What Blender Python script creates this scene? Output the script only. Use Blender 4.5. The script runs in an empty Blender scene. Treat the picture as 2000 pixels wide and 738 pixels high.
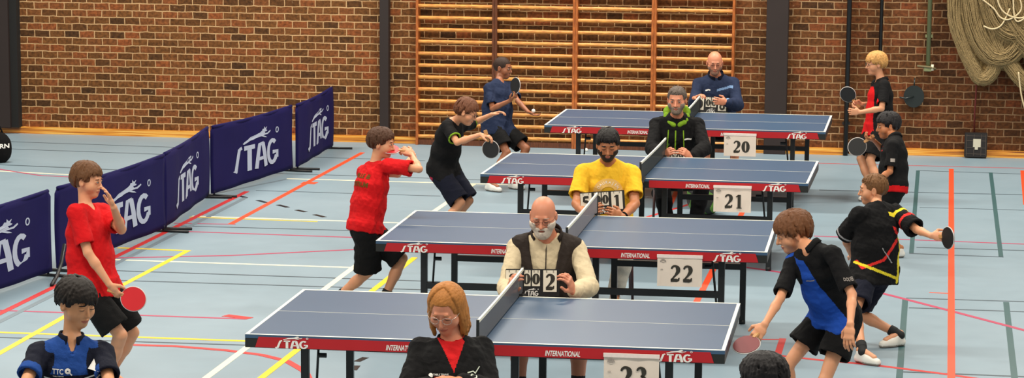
import bpy, bmesh, math, random
import numpy as np
from mathutils import Vector, Matrix
from mathutils.bvhtree import BVHTree

S = bpy.context.scene
COL = S.collection
random.seed(7)

# ------------------------------------------------------------------ camera
F, CH, PITCH, ROLL, PY, YAW = 5209.4, 3.6236, 0.164972, 0.0077354, 162.6, 0.159
def _basis():
    cp, sp = math.cos(PITCH), math.sin(PITCH)
    f = np.array([0, cp, -sp]); r = np.array([1., 0, 0]); u = np.array([0, sp, cp])
    c, s = math.cos(ROLL), math.sin(ROLL)
    r, u = c*r+s*u, -s*r+c*u
    ca, sa = math.cos(YAW), math.sin(YAW)
    M = np.array([[ca, -sa, 0], [sa, ca, 0], [0, 0, 1]])
    return M@r, M@u, M@f
CR, CU, CF = _basis()
CAM = np.array([0, 0, CH])
cd = bpy.data.cameras.new('camera'); cam = bpy.data.objects.new('camera', cd); COL.objects.link(cam)
cd.lens = F/2000*36; cd.sensor_width = 36; cd.shift_y = PY/2000; cd.clip_end = 200
m4 = Matrix.Identity(4)
for i in range(3):
    m4[i][0] = CR[i]; m4[i][1] = CU[i]; m4[i][2] = -CF[i]; m4[i][3] = CAM[i]
cam.matrix_world = m4
S.camera = cam

# ------------------------------------------------------------------ light
S.view_settings.view_transform = 'Standard'; S.view_settings.look = 'None'
S.view_settings.gamma = 1; S.view_settings.use_curve_mapping = False
S.view_settings.exposure = 0.0
w = bpy.data.worlds.new('hall_light'); S.world = w; w.use_nodes = True
w.node_tree.nodes['Background'].inputs[0].default_value = (1.0, 0.94, 0.82, 1)
w.node_tree.nodes['Background'].inputs[1].default_value = 0.50
def area(name, loc, size, power, color=(1, .94, .82), aim=None):
    l = bpy.data.lights.new(name, 'AREA'); l.shape = 'RECTANGLE'; l.size, l.size_y = size; l.energy = power; l.color = color
    o = bpy.data.objects.new(name, l); o.location = loc; COL.objects.link(o)
    if aim is not None:
        o.rotation_euler = (Vector(aim)-Vector(loc)).to_track_quat('-Z', 'Y').to_euler()
for yy in (11, 19, 26.5):
    for xx in (-9, -3.5, 2):
        area('ceiling_luminaire', (xx-.5, yy+1, 7.2), (2.6, .7), 310 if yy < 20 else 430)

# ------------------------------------------------------------------ measuring helpers (all in metres, hall axes: X along the wall, Y towards it)
def ray(x, y): return CF + CR*(x-1000)/F - CU*(y-369-PY)/F
def atd(x, y, D): return CAM + ray(x, y)*D
def atz(x, y, z=0.0):
    d = ray(x, y); return CAM + d*((z-CH)/d[2])
def aty(x, y, Y):
    d = ray(x, y); return CAM + d*(Y/d[1])
FH = np.array([CF[0], CF[1], 0]); FH /= np.linalg.norm(FH)
RH = np.array([FH[1], -FH[0], 0])
UP = np.array([0, 0, 1.])
def unit(v):
    v = np.asarray(v, float); return v/max(np.linalg.norm(v), 1e-9)
def vd(x, y, z=0.0): return unit(RH*x + FH*y + UP*z)       # direction: right / away / up as one stands at the gallery
def ik(parent, px, L, sign):
    d = unit(ray(*px)); oc = CAM-parent
    b = oc@d; c = oc@oc-L*L; disc = b*b-c
    if disc < 0:
        p = CAM+d*(-b); return parent+unit(p-parent)*L
    return CAM+d*(-b+sign*math.sqrt(disc))
def two_bone(a, c, L1, L2, pole):
    v = c-a; d = np.linalg.norm(v); n = v/d
    if d > (L1+L2)*.985:
        k = d/((L1+L2)*.985); L1 *= k; L2 *= k
    x = (L1*L1-L2*L2+d*d)/(2*d); h = math.sqrt(max(L1*L1-x*x, 0))
    p = pole-n*(pole@n); return a+n*x+unit(p)*h

# ------------------------------------------------------------------ materials
def lin(c):
    if max(c) > 1.001: c = [v/255 for v in c]
    return tuple((v/12.92 if v <= .04045 else ((v+.055)/1.055)**2.4) for v in c[:3])+(1,)
MATS = {}
def mat(name, c, rough=.6, metal=0, var=0.0, scale=8, bump=0.0, bscale=60, spec=.5, sss=0.0, alpha=1.0, stretch=None, emit=0):
    if name in MATS: return MATS[name]
    m = bpy.data.materials.new(name); m.use_nodes = True; nt = m.node_tree; N = nt.nodes; L = nt.links
    b = N['Principled BSDF']; col = lin(c)
    b.inputs['Base Color'].default_value = col; b.inputs['Roughness'].default_value = rough
    b.inputs['Metallic'].default_value = metal; b.inputs['Specular IOR Level'].default_value = spec
    b.inputs['Subsurface Weight'].default_value = sss
    if sss: b.inputs['Subsurface Radius'].default_value = (.02, .008, .005); b.inputs['Subsurface Scale'].default_value = .5
    if alpha < 1: b.inputs['Alpha'].default_value = alpha
    tc = N.new('ShaderNodeTexCoord'); mp = N.new('ShaderNodeMapping'); L.new(tc.outputs['Object'], mp.inputs[0])
    if stretch: mp.inputs['Scale'].default_value = stretch
    n = N.new('ShaderNodeTexNoise'); n.inputs['Scale'].default_value = scale; n.inputs['Detail'].default_value = 4
    L.new(mp.outputs[0], n.inputs['Vector'])
    mx = N.new('ShaderNodeMix'); mx.data_type = 'RGBA'
    v = var if var else .06
    mx.inputs[6].default_value = tuple(x*(1-v) for x in col[:3])+(1,)
    mx.inputs[7].default_value = tuple(min(1, x*(1+v)+.002) for x in col[:3])+(1,)
    L.new(n.outputs['Fac'], mx.inputs[0]); L.new(mx.outputs[2], b.inputs['Base Color'])
    if bump:
        n2 = N.new('ShaderNodeTexNoise'); n2.inputs['Scale'].default_value = bscale; L.new(mp.outputs[0], n2.inputs['Vector'])
        bp = N.new('ShaderNodeBump'); bp.inputs['Strength'].default_value = bump; bp.inputs['Distance'].default_value = .01
        L.new(n2.outputs['Fac'], bp.inputs['Height']); L.new(bp.outputs[0], b.inputs['Normal'])
    MATS[name] = m; return m

def brick_material():
    m = bpy.data.materials.new('brick'); m.use_nodes = True; nt = m.node_tree; N = nt.nodes; L = nt.links
    b = N['Principled BSDF']; b.inputs['Roughness'].default_value = .85; b.inputs['Specular IOR Level'].default_value = .25
    tc = N.new('ShaderNodeTexCoord'); sep = N.new('ShaderNodeSeparateXYZ'); L.new(tc.outputs['Object'], sep.inputs[0])
    cb = N.new('ShaderNodeCombineXYZ'); L.new(sep.outputs['X'], cb.inputs['X']); L.new(sep.outputs['Z'], cb.inputs['Y'])
    wob = N.new('ShaderNodeTexNoise'); wob.inputs['Scale'].default_value = 9; wob.inputs['Detail'].default_value = 3; L.new(cb.outputs[0], wob.inputs['Vector'])
    sc = N.new('ShaderNodeVectorMath'); sc.operation = 'SCALE'; sc.inputs[3].default_value = .022; L.new(wob.outputs['Color'], sc.inputs[0])
    ad = N.new('ShaderNodeVectorMath'); ad.operation = 'ADD'; L.new(cb.outputs[0], ad.inputs[0]); L.new(sc.outputs[0], ad.inputs[1])
    br = N.new('ShaderNodeTexBrick'); L.new(ad.outputs[0], br.inputs['Vector'])
    br.inputs['Color1'].default_value = (0, 0, 0, 1); br.inputs['Color2'].default_value = (1, 1, 1, 1); br.inputs['Mortar'].default_value = (.5, .5, .5, 1)
    br.inputs['Scale'].default_value = 1; br.inputs['Brick Width'].default_value = .184; br.inputs['Row Height'].default_value = .0826
    br.inputs['Mortar Size'].default_value = .0065; br.inputs['Mortar Smooth'].default_value = .25; br.offset = .5
    cr = N.new('ShaderNodeValToRGB'); L.new(br.outputs['Color'], cr.inputs[0]); e = cr.color_ramp
    e.elements[0].color = lin((70, 44, 22)); e.elements[1].color = lin((134, 72, 36))
    for p, c in ((.2, (98, 60, 28)), (.5, (112, 70, 34)), (.8, (120, 70, 36))):
        x = e.elements.new(p); x.color = lin(c)
    ns = N.new('ShaderNodeTexNoise'); ns.inputs['Scale'].default_value = 28; ns.inputs['Detail'].default_value = 6; L.new(cb.outputs[0], ns.inputs['Vector'])
    mr = N.new('ShaderNodeMapRange'); mr.inputs[1].default_value = .3; mr.inputs[2].default_value = .7; mr.inputs[3].default_value = .5; mr.inputs[4].default_value = 1.35
    L.new(ns.outputs['Fac'], mr.inputs[0])
    mu = N.new('ShaderNodeMix'); mu.data_type = 'RGBA'; mu.blend_type = 'MULTIPLY'; mu.inputs[0].default_value = 1
    L.new(cr.outputs[0], mu.inputs[6]); L.new(mr.outputs[0], mu.inputs[7])
    # brick and mortar colours are multiplied darker towards the right end of the hall
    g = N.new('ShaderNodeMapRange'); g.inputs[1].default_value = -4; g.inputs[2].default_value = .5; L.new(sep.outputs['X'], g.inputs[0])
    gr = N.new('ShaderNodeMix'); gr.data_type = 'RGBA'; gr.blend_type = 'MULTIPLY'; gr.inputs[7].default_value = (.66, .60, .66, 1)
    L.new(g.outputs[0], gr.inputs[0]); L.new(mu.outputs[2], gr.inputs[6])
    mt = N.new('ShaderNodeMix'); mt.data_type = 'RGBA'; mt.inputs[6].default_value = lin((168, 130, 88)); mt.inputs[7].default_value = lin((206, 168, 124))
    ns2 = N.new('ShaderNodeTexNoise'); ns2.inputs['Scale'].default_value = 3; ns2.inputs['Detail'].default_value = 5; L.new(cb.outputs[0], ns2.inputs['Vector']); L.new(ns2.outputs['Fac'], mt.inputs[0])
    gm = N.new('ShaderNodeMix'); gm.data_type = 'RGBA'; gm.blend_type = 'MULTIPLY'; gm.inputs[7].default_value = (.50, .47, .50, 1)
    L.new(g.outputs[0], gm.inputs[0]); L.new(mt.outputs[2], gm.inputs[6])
    mx = N.new('ShaderNodeMix'); mx.data_type = 'RGBA'; L.new(br.outputs['Fac'], mx.inputs[0]); L.new(gr.outputs[2], mx.inputs[6]); L.new(gm.outputs[2], mx.inputs[7])
    # pale specks and smears of old plaster
    sp = N.new('ShaderNodeTexNoise'); sp.inputs['Scale'].default_value = 14; sp.inputs['Detail'].default_value = 8; L.new(cb.outputs[0], sp.inputs['Vector'])
    sr = N.new('ShaderNodeMapRange'); sr.inputs[1].default_value = .69; sr.inputs[2].default_value = .78; sr.inputs[4].default_value = .55; L.new(sp.outputs['Fac'], sr.inputs[0])
    m3 = N.new('ShaderNodeMix'); m3.data_type = 'RGBA'; m3.inputs[7].default_value = lin((176, 150, 120)); L.new(sr.outputs[0], m3.inputs[0]); L.new(mx.outputs[2], m3.inputs[6])
    L.new(m3.outputs[2], b.inputs['Base Color'])
    bp = N.new('ShaderNodeBump'); bp.inputs['Strength'].default_value = .6; bp.inputs['Distance'].default_value = .012; bp.invert = True
    L.new(br.outputs['Fac'], bp.inputs['Height'])
    bp2 = N.new('ShaderNodeBump'); bp2.inputs['Strength'].default_value = .35; bp2.inputs['Distance'].default_value = .01
    L.new(ns.outputs['Fac'], bp2.inputs['Height']); L.new(bp.outputs[0], bp2.inputs['Normal']); L.new(bp2.outputs[0], b.inputs['Normal'])
    return m

def skirting_material():
    m = bpy.data.materials.new('skirting_wood'); m.use_nodes = True; nt = m.node_tree; N = nt.nodes; L = nt.links
    b = N['Principled BSDF']; b.inputs['Roughness'].default_value = .4
    tc = N.new('ShaderNodeTexCoord'); mp = N.new('ShaderNodeMapping'); mp.inputs['Scale'].default_value = (.9, 1, 34); L.new(tc.outputs['Object'], mp.inputs[0])
    n = N.new('ShaderNodeTexNoise'); n.inputs['Scale'].default_value = 2; n.inputs['Detail'].default_value = 3; L.new(mp.outputs[0], n.inputs['Vector'])
    cr = N.new('ShaderNodeValToRGB'); L.new(n.outputs['Fac'], cr.inputs[0]); e = cr.color_ramp
    e.elements[0].position = .3; e.elements[0].color = lin((120, 62, 20)); e.elements[1].position = .72; e.elements[1].color = lin((236, 190, 100))
    x = e.elements.new(.45); x.color = lin((206, 128, 40)); x = e.elements.new(.55); x.color = lin((226, 156, 58))
    L.new(cr.outputs[0], b.inputs['Base Color']); return m

def wood_material(name, a, c, stretch):
    m = bpy.data.materials.new(name); m.use_nodes = True; nt = m.node_tree; N = nt.nodes; L = nt.links
    b = N['Principled BSDF']; b.inputs['Roughness'].default_value = .38
    tc = N.new('ShaderNodeTexCoord'); mp = N.new('ShaderNodeMapping'); mp.inputs['Scale'].default_value = stretch; L.new(tc.outputs['Object'], mp.inputs[0])
    n = N.new('ShaderNodeTexNoise'); n.inputs['Scale'].default_value = 6; n.inputs['Detail'].default_value = 6; L.new(mp.outputs[0], n.inputs['Vector'])
    cr = N.new('ShaderNodeValToRGB'); L.new(n.outputs['Fac'], cr.inputs[0]); e = cr.color_ramp
    e.elements[0].position = .3; e.elements[0].color = lin(a); e.elements[1].position = .7; e.elements[1].color = lin(c)
    L.new(cr.outputs[0], b.inputs['Base Color']); return m

def floor_material():
    m = bpy.data.materials.new('sports_vinyl'); m.use_nodes = True; nt = m.node_tree; N = nt.nodes; L = nt.links
    b = N['Principled BSDF']; b.inputs['Specular IOR Level'].default_value = .45
    tc = N.new('ShaderNodeTexCoord')
    n = N.new('ShaderNodeTexNoise'); n.inputs['Scale'].default_value = .7; n.inputs['Detail'].default_value = 6; L.new(tc.outputs['Object'], n.inputs['Vector'])
    cr = N.new('ShaderNodeValToRGB'); L.new(n.outputs['Fac'], cr.inputs[0]); e = cr.color_ramp
    e.elements[0].position = .3; e.elements[0].color = lin(FLOOR_A); e.elements[1].position = .7; e.elements[1].color = lin(FLOOR_B)
    L.new(cr.outputs[0], b.inputs['Base Color'])
    n2 = N.new('ShaderNodeTexNoise'); n2.inputs['Scale'].default_value = 5; n2.inputs['Detail'].default_value = 5; L.new(tc.outputs['Object'], n2.inputs['Vector'])
    mr = N.new('ShaderNodeMapRange'); mr.inputs[3].default_value = .36; mr.inputs[4].default_value = .52; L.new(n2.outputs['Fac'], mr.inputs[0]); L.new(mr.outputs[0], b.inputs['Roughness'])
    return m
FLOOR_A, FLOOR_B = (124, 145, 158), (136, 156, 169)

BLACK = mat('black_paint', (20, 21, 22), .35)
WHITEINK = mat('white_ink', (236, 232, 226), .6)
WHITE = mat('white_line', (232, 230, 214), .55)

# ------------------------------------------------------------------ mesh helpers
def tag(o, label=None, cat=None, group=None, kind=None):
    if label: o['label'] = label
    if cat: o['category'] = cat
    if group: o['group'] = group
    if kind: o['kind'] = kind
    return o
def link(name, me, mats, parent=None, smooth=False):
    for x in (mats if isinstance(mats, (list, tuple)) else [mats]): me.materials.append(x)
    if smooth: me.polygons.foreach_set('use_smooth', [True]*len(me.polygons))
    o = bpy.data.objects.new(name, me); COL.objects.link(o)
    if parent is not None:
        o.parent = parent
    return o
def empty(name, loc=(0, 0, 0), rz=0):
    o = bpy.data.objects.new(name, None); o.location = loc; o.rotation_euler = (0, 0, rz); o.empty_display_size = .1; COL.objects.link(o); return o
class MB:
    def __init__(s): s.v = []; s.f = []
    def add(s, v, f):
        k = len(s.v); s.v += [tuple(map(float, p)) for p in v]; s.f += [[i+k for i in q] for q in f]; return s
    def box(s, a, b):
        x0, y0, z0 = a; x1, y1, z1 = b
        return s.add([(x0, y0, z0), (x1, y0, z0), (x1, y1, z0), (x0, y1, z0), (x0, y0, z1), (x1, y0, z1), (x1, y1, z1), (x0, y1, z1)],
                     [(0, 3, 2, 1), (4, 5, 6, 7), (0, 1, 5, 4), (1, 2, 6, 5), (2, 3, 7, 6), (3, 0, 4, 7)])
    def bar(s, a, b, w, d=None, up=(0, 0, 1)):
        a = np.array(a, float); b = np.array(b, float); d = d or w; t = unit(b-a); x = np.cross(t, up)
        x = unit(x) if np.linalg.norm(x) > 1e-3 else np.array([1., 0, 0]); y = np.cross(x, t)
        v = [p+x*i*w/2+y*j*d/2 for p in (a, b) for i, j in ((-1, -1), (1, -1), (1, 1), (-1, 1))]
        return s.add(v, [(0, 1, 2, 3), (7, 6, 5, 4), (0, 4, 5, 1), (1, 5, 6, 2), (2, 6, 7, 3), (3, 7, 4, 0)])
    def tube(s, pts, r, n=8, close=False):
        pts = [np.array(p, float) for p in pts]; rr = r if hasattr(r, '__len__') else [r]*len(pts); V = []; Fc = []
        nrm = None; m = len(pts)
        for i, p in enumerate(pts):
            if close: t = unit(pts[(i+1) % m]-pts[i-1])
            else: t = unit(pts[min(i+1, m-1)]-pts[max(i-1, 0)])
            if nrm is None:
                nrm = np.cross(t, (0, 0, 1)); nrm = unit(nrm) if np.linalg.norm(nrm) > .05 else np.array([1., 0, 0])
            nrm = unit(nrm-t*(nrm@t)); bn = np.cross(t, nrm)
            for k in range(n):
                a = 2*math.pi*k/n; V.append(p+(nrm*math.cos(a)+bn*math.sin(a))*rr[i])
        for i in range(m if close else m-1):
            j = (i+1) % m
            for k in range(n): Fc.append((i*n+k, i*n+(k+1) % n, j*n+(k+1) % n, j*n+k))
        if not close: Fc.append(tuple(range(n))[::-1]); Fc.append(tuple((m-1)*n+k for k in range(n)))
        return s.add(V, Fc)
    def prism(s, poly, z0, z1, fr=None):       # polygon (x,y) extruded z0..z1, through frame fr(x,y,z)
        fr = fr or (lambda x, y, z: (x, y, z)); n = len(poly)
        V = [fr(x, y, z0) for x, y in poly]+[fr(x, y, z1) for x, y in poly]
        return s.add(V, [tuple(range(n))[::-1], tuple(range(n, 2*n))]+[(i, (i+1) % n, n+(i+1) % n, n+i) for i in range(n)])
    def mesh(s, name='m'):
        me = bpy.data.meshes.new(name); me.from_pydata(s.v, [], s.f); me.update()
        return me
    def build(s, name, mats, parent=None, smooth=False, bevel=0):
        me = s.mesh(name)
        bm = bmesh.new(); bm.from_mesh(me); bmesh.ops.recalc_face_normals(bm, faces=bm.faces)
        if bevel: bmesh.ops.bevel(bm, geom=[e for e in bm.edges], offset=bevel, segments=2, affect='EDGES', clamp_overlap=True)
        bm.to_mesh(me); bm.free()
        return link(name, me, mats, parent, smooth)

def stroke(mb, pts, ws, fr, z0=0, z1=.0012, steps=1):
    """variable-width pen stroke through pts; ws half widths"""
    P = [np.array(p, float) for p in pts]; n = len(P); Lf = []; Rt = []
    for i in range(n):
        t = P[min(i+1, n-1)]-P[max(i-1, 0)]; t = t/max(np.linalg.norm(t), 1e-9); nn = np.array([-t[1], t[0]]); w_ = ws[i] if hasattr(ws, '__len__') else ws
        Lf.append(P[i]+nn*w_); Rt.append(P[i]-nn*w_)
    V = [fr(*p, z1) for p in Lf]+[fr(*p, z1) for p in Rt]+[fr(*p, z0) for p in Lf]+[fr(*p, z0) for p in Rt]; Fc = []
    for i in range(n-1):
        Fc += [(i, i+1, n+i+1, n+i), (2*n+i, 3*n+i, 3*n+i+1, 2*n+i+1), (i, 2*n+i, 2*n+i+1, i+1), (n+i, n+i+1, 3*n+i+1, 3*n+i)]
    mb.add(V, Fc)
def arc(cx, cy, rx, ry, a0, a1, n=10):
    return [(cx+rx*math.cos(math.radians(a0+(a1-a0)*i/n)), cy+ry*math.sin(math.radians(a0+(a1-a0)*i/n))) for i in range(n+1)]

# letters of the logo, unit height, (list of strokes, advance)
def logo_strokes():
    o = []
    o.append(([(0.0, .10), (.06, 0.0), (.16, .06), (.26, .5), (.36, .92), (.5, .98)], [.07, .09, .09, .08, .08, .07]))   # long s
    o.append(([(.62, .93), (1.12, .93)], .09)); o.append(([(.87, .95), (.87, -.02)], .10))                                # T
    o.append(([(1.2, -.02), (1.28, .5), (1.36, .95), (1.58, .95)], .09)); o.append(([(1.55, .98), (1.66, .5), (1.74, -.02)], .10)); o.append(([(1.3, .36), (1.66, .36)], .07))  # A
    o.append((arc(2.14, .5, .25, .46, 50, 335, 14), [.085]*15)); o.append(([(2.16, .46), (2.42, .46), (2.4, .2)], .08))    # G
    return o
STAG_POLY = [(.0, .0), (.08, .10), (.22, .2), (.34, .34), (.55, .42), (.78, .5), (.9, .58), (.95, .7), (1.02, .68), (1.03, .84), (1.1, .7), (1.2, .78), (1.14, .6),
             (1.22, .52), (1.16, .47), (1.06, .48), (1.1, .36), (1.24, .36), (1.4, .48), (1.42, .4), (1.26, .26), (1.08, .27), (.98, .26), (1.12, .16), (1.2, .06), (1.04, .12), (.86, .24),
             (.64, .22), (.46, .14), (.34, .12), (.2, .02), (.06, -.05)]
def logo(mb, h, fr, stag_=True):
    for pts, ws in logo_strokes():
        ws2 = [x*h for x in ws] if hasattr(ws, '__len__') else ws*h
        stroke(mb, [(x*h, y*h) for x, y in pts], ws2, fr)
    if stag_:
        mb.prism([((x*1.05+.55)*h, (y*.62+1.12)*h) for x, y in STAG_POLY], 0, .0012, fr)
        stroke(mb, [(x*h, y*h) for x, y in arc(2.42, 1.35, .07, .11, 0, 360, 10)], .02*h, fr)

_fonts = {}
def text_mesh(string, size=1.0, shear=0.0, offset=0.0):
    c = bpy.data.curves.new('t', 'FONT'); c.body = string; c.size = size; c.shear = shear; c.offset = offset; c.resolution_u = 3; c.align_x = 'CENTER'; c.align_y = 'CENTER'
    o = bpy.data.objects.new('t', c); COL.objects.link(o)
    dg = bpy.context.evaluated_depsgraph_get(); me = bpy.data.meshes.new_from_object(o.evaluated_get(dg))
    V = [tuple(v.co) for v in me.vertices]; P = [tuple(p.vertices) for p in me.polygons]
    bpy.data.objects.remove(o); bpy.data.curves.remove(c); bpy.data.meshes.remove(me)
    return V, P
def text(mb, string, w, h, fr, shear=0, offset=0.0, z=.001):
    """text centred on the frame origin, w wide and h high"""
    V, P = text_mesh(string, 1, shear, offset)
    xs = [v[0] for v in V]; ys = [v[1] for v in V]; cx, cy = (min(xs)+max(xs))/2, (min(ys)+max(ys))/2
    sx = w/(max(xs)-min(xs)); sy = h/(max(ys)-min(ys))
    mb.add([fr((x-cx)*sx, (y-cy)*sy, z) for x, y, _ in V], P)

def digit(mb, ch, cx, cy, h, fr, serif=True, wt=.11):
    """bold numerals drawn with a broad pen; cx,cy centre, h height"""
    t = wt*h; s = .30*h
    def S_(pts, ws): stroke(mb, [(cx+x*h, cy+y*h) for x, y in pts], [a*h for a in ws] if hasattr(ws, '__len__') else ws*h, fr)
    if ch == '0':
        p = arc(0, 0, .2, .42, 0, 360, 24); S_(p, [wt*.35+wt*.75*abs(math.cos(math.radians(15*i)))**1.2 for i in range(25)])
    elif ch == '1':
        S_([(0.02, .46), (0.02, -.46)], wt*.85); S_([(-.2, .3), (0.0, .44)], wt*.35)
        if serif: S_([(-.17, -.475), (.2, -.475)], wt*.25)
    elif ch == '2':
        p = arc(-.02, .2, .2, .24, 165, -35, 10)+[(.02, -.12), (-.24, -.42)]
        S_(p, [wt*.4, wt*.45, wt*.5, wt*.5, wt*.5, wt*.6, wt*.85, wt*1.0, wt*1.0, wt*.95, wt*.85, wt*.5, wt*.3])
        S_([(-.25, -.41), (.1, -.41), (.2, -.39), (.25, -.25)], [wt*.8, wt*.85, wt*.6, wt*.2])
    elif ch == '3':
        p = arc(-.03, .22, .17, .22, 160, -80, 10); S_(p, [wt*.35, wt*.4, wt*.45, wt*.5, wt*.6, wt*.85, wt*.95, wt*.9, wt*.7, wt*.5, wt*.3])
        p = arc(-.04, -.2, .22, .25, 85, -150, 12); S_(p, [wt*.3, wt*.4, wt*.6, wt*.85, wt*1., wt*1.1, wt*1.05, wt*.95, wt*.8, wt*.6, wt*.5, wt*.5, wt*.6])
    elif ch == '5':
        S_([(-.16, .42), (.2, .42)], wt*.75); S_([(-.15, .44), (-.17, .05)], wt*.6)
        p = arc(-.03, -.17, .21, .26, 130, -150, 12); S_(p, [wt*.4]+[wt*.85]*11+[wt*.6])
    elif ch == '8':
        S_(arc(0, .23, .16, .2, 0, 360, 16), wt*.7); S_(arc(0, -.2, .2, .24, 0, 360, 16), wt*.75)

# ------------------------------------------------------------------ setting
fl = MB().box((-20, -3, -.1), (9, 30.8, 0)).build('floor', floor_material()); tag(fl, kind='structure')
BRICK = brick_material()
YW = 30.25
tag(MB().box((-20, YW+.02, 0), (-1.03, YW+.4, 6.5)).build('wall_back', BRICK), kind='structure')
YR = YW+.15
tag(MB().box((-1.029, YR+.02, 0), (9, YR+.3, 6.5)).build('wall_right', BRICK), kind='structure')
tag(MB().box((-1.0, YR-.03, 0), (9, YR+.0195, .078)).build('trim_5', skirting_material()), kind='structure')
tag(MB().box((-20, YW-.03, 0), (-5.99, YW+.0195, .078)).build('baseboard_left', skirting_material()), kind='structure')
tag(MB().box((-2.29, YW-.03, 0), (-1.05, YW+.0195, .078)).build('baseboard_right', MATS.get('x') or bpy.data.materials['skirting_wood']), kind='structure')
STEEL = mat('dark_brown_steel', (34, 20, 17), .6, var=.12, scale=3)
DK = mat('gap_black', (10, 8, 8), .8)
p = MB().box((-11.25, YW-.14, .075), (-10.86, YW+.04, 6.4)).build('trim_1', STEEL, bevel=.004); tag(p, kind='structure')
p = MB().box((-10.86, YW-.10, .075), (-10.77, YW+.04, 6.4)).build('trim_2', DK); tag(p, kind='structure')
p = MB().box((-6.405, YW-.09, .06), (-6.30, YW+.04, 6.4)).build('trim_3', STEEL, bevel=.003); tag(p, kind='structure')
p = MB().box((-1.955, YW-.12, .0), (-1.71, YW+.04, 6.4)).build('trim_4', STEEL, bevel=.004); tag(p, kind='structure')

# floor markings
def court_line(pts, wd, m, lift, name='court_line'):
    P = [np.array(q[:2]) for q in pts]; n = len(P); Lf = []; Rt = []
    for i in range(n):
        t = unit(P[min(i+1, n-1)]-P[max(i-1, 0)]); nn = np.array([-t[1], t[0]])*wd/2; Lf.append(P[i]+nn); Rt.append(P[i]-nn)
    mb = MB(); V = [(x, y, lift) for x, y in Lf+Rt]+[(x, y, .0002) for x, y in Lf+Rt]; Fc = []
    for i in range(n-1): Fc += [(i, n+i, n+i+1, i+1), (i, i+1, 2*n+i+1, 2*n+i), (n+i, 3*n+i, 3*n+i+1, n+i+1)]
    Fc += [(0, 2*n, 3*n, n), (n-1, 2*n-1, 4*n-1, 3*n-1)]
    mb.add(V, Fc); return mb.build(name, m, fl)
LR = mat('line_red', (196, 44, 44), .45); LO = mat('line_orange', (232, 74, 36), .45); LY = mat('line_yellow', (238, 200, 30), .45)
LW = mat('line_cream', (226, 222, 196), .45); LG = mat('line_green', (50, 88, 92), .45); LD = mat('line_dark', (58, 74, 84), .45); LM = mat('line_magenta', (176, 60, 92), .45)
LGy = mat('line_grey', (110, 124, 134), .45)
LINES = [  # points on the floor as surveyed, width (m), material, lift
 ([(1858, 330), (1858, 800)], .052, LO, .0022),
 ([(1793, 333), (1780, 494)], .04, LG, .0012), ([(1935, 337), (1955, 501)], .04, LG, .0012), ([(1768, 585), (1755, 760)], .045, LG, .0012), ([(1965, 590), (1984, 760)], .045, LG, .0012),
 ([(1793, 333), (2060, 342)], .03, LD, .0010), ([(1560, 318), (2060, 330)], .03, LR, .0010),
 ([(1600, 371), (2060, 382)], .035, LD, .0010), ([(1796, 405), (2060, 412)], .025, LD, .0010), ([(1590, 461), (2060, 479)], .04, LM, .0010),
 ([(1790, 483), (2060, 491)], .03, LD, .0010), ([(1776, 495), (1960, 502)], .03, LD, .0010), ([(1770, 582), (2060, 591)], .03, LD, .0010), ([(1775, 601), (2060, 611)], .03, LD, .0010),
 ([(1815, 571), (1852, 573)], .03, LO, .0010), ([(1760, 726), (2060, 738)], .035, LD, .0010),
 ([(1371, 510), (1450, 521), (1540, 534), (1640, 553), (1740, 577), (1860, 608), (2050, 658)], .05, LM, .0014),
 ([(1480, 690), (1600, 703), (1700, 712), (1850, 731), (2050, 760)], .05, LR, .0014), ([(1470, 663), (1522, 663)], .04, LR, .0012), ([(1516, 702), (1529, 661)], .05, LR, .0014),
 ([(1997, 333), (2003, 400)], .045, LO, .0012),
 ([(1355, 600), (1452, 410)], .052, LO, .0014), ([(1302, 415), (1322, 372)], .05, LO, .0014), ([(1260, 425), (1350, 398)], .04, LR, .0014),
 ([(-60, 274), (380, 289)], .03, LD, .0010), ([(-60, 288), (330, 302)], .03, LD, .0010), ([(-60, 319), (260, 333)], .04, LD, .0010), ([(-60, 331), (150, 342)], .05, LW, .0012),
 ([(-60, 320), (20, 334), (80, 343), (150, 346)], .035, LM, .0014),
 ([(585, 306), (830, 314)], .03, LD, .0010), ([(560, 349), (1000, 361)], .05, LW, .0012), ([(520, 338), (960, 352)], .03, LD, .0010), ([(500, 372), (860, 383)], .025, LD, .0010),
 ([(375, 422), (860, 438)], .05, LW, .0012), ([(370, 424), (620, 433)], .03, LY, .0016), ([(340, 436), (460, 438)], .03, LM, .0010), ([(345, 441), (860, 455)], .03, LD, .0010), ([(360, 452), (700, 464)], .04, LM, .0010),
 ([(215, 507), (700, 523)], .05, LW, .0012), ([(215, 504), (450, 499), (700, 487)], .04, LM, .0014), ([(180, 527), (860, 550)], .03, LD, .0010), ([(150, 545), (860, 567)], .03, LD, .0010),
 ([(-60, 604), (480, 623)], .04, LM, .0010), ([(440, 616), (488, 622)], .09, LR, .0016), ([(-60, 647), (480, 666)], .05, LY, .0012), ([(-60, 657), (480, 674)], .03, LD, .0010),
 ([(240, 673), (340, 676), (440, 684), (510, 693), (560, 705), (595, 725), (612, 760)], .06, LR, .0014),
 ([(-40, 632), (300, 465), (482, 374)], .055, LR, .0018), ([(-40, 648), (300, 478), (480, 386)], .05, LGy, .0012), ([(410, 380), (560, 350)], .04, LGy, .0012),
 ([(-40, 712), (180, 588), (368, 489)], .05, LY, .0016), ([(230, 484), (372, 490)], .045, LY, .0016),
 ([(450, 438), (708, 298)], .055, LO, .0018), ([(590, 357), (618, 358)], .14, LO, .0020),
 ([(360, 770), (720, 500), (925, 360)], .052, LW, .0014), ([(470, 770), (810, 503)], .052, LY, .0018),
 ([(385, 390), (560, 387)], .0, LD, 0)]
for i, (pts, wd, m, z) in enumerate(LINES):
    if wd: court_line([atz(*q) for q in pts], wd, m, z+i*.000013)
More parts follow.
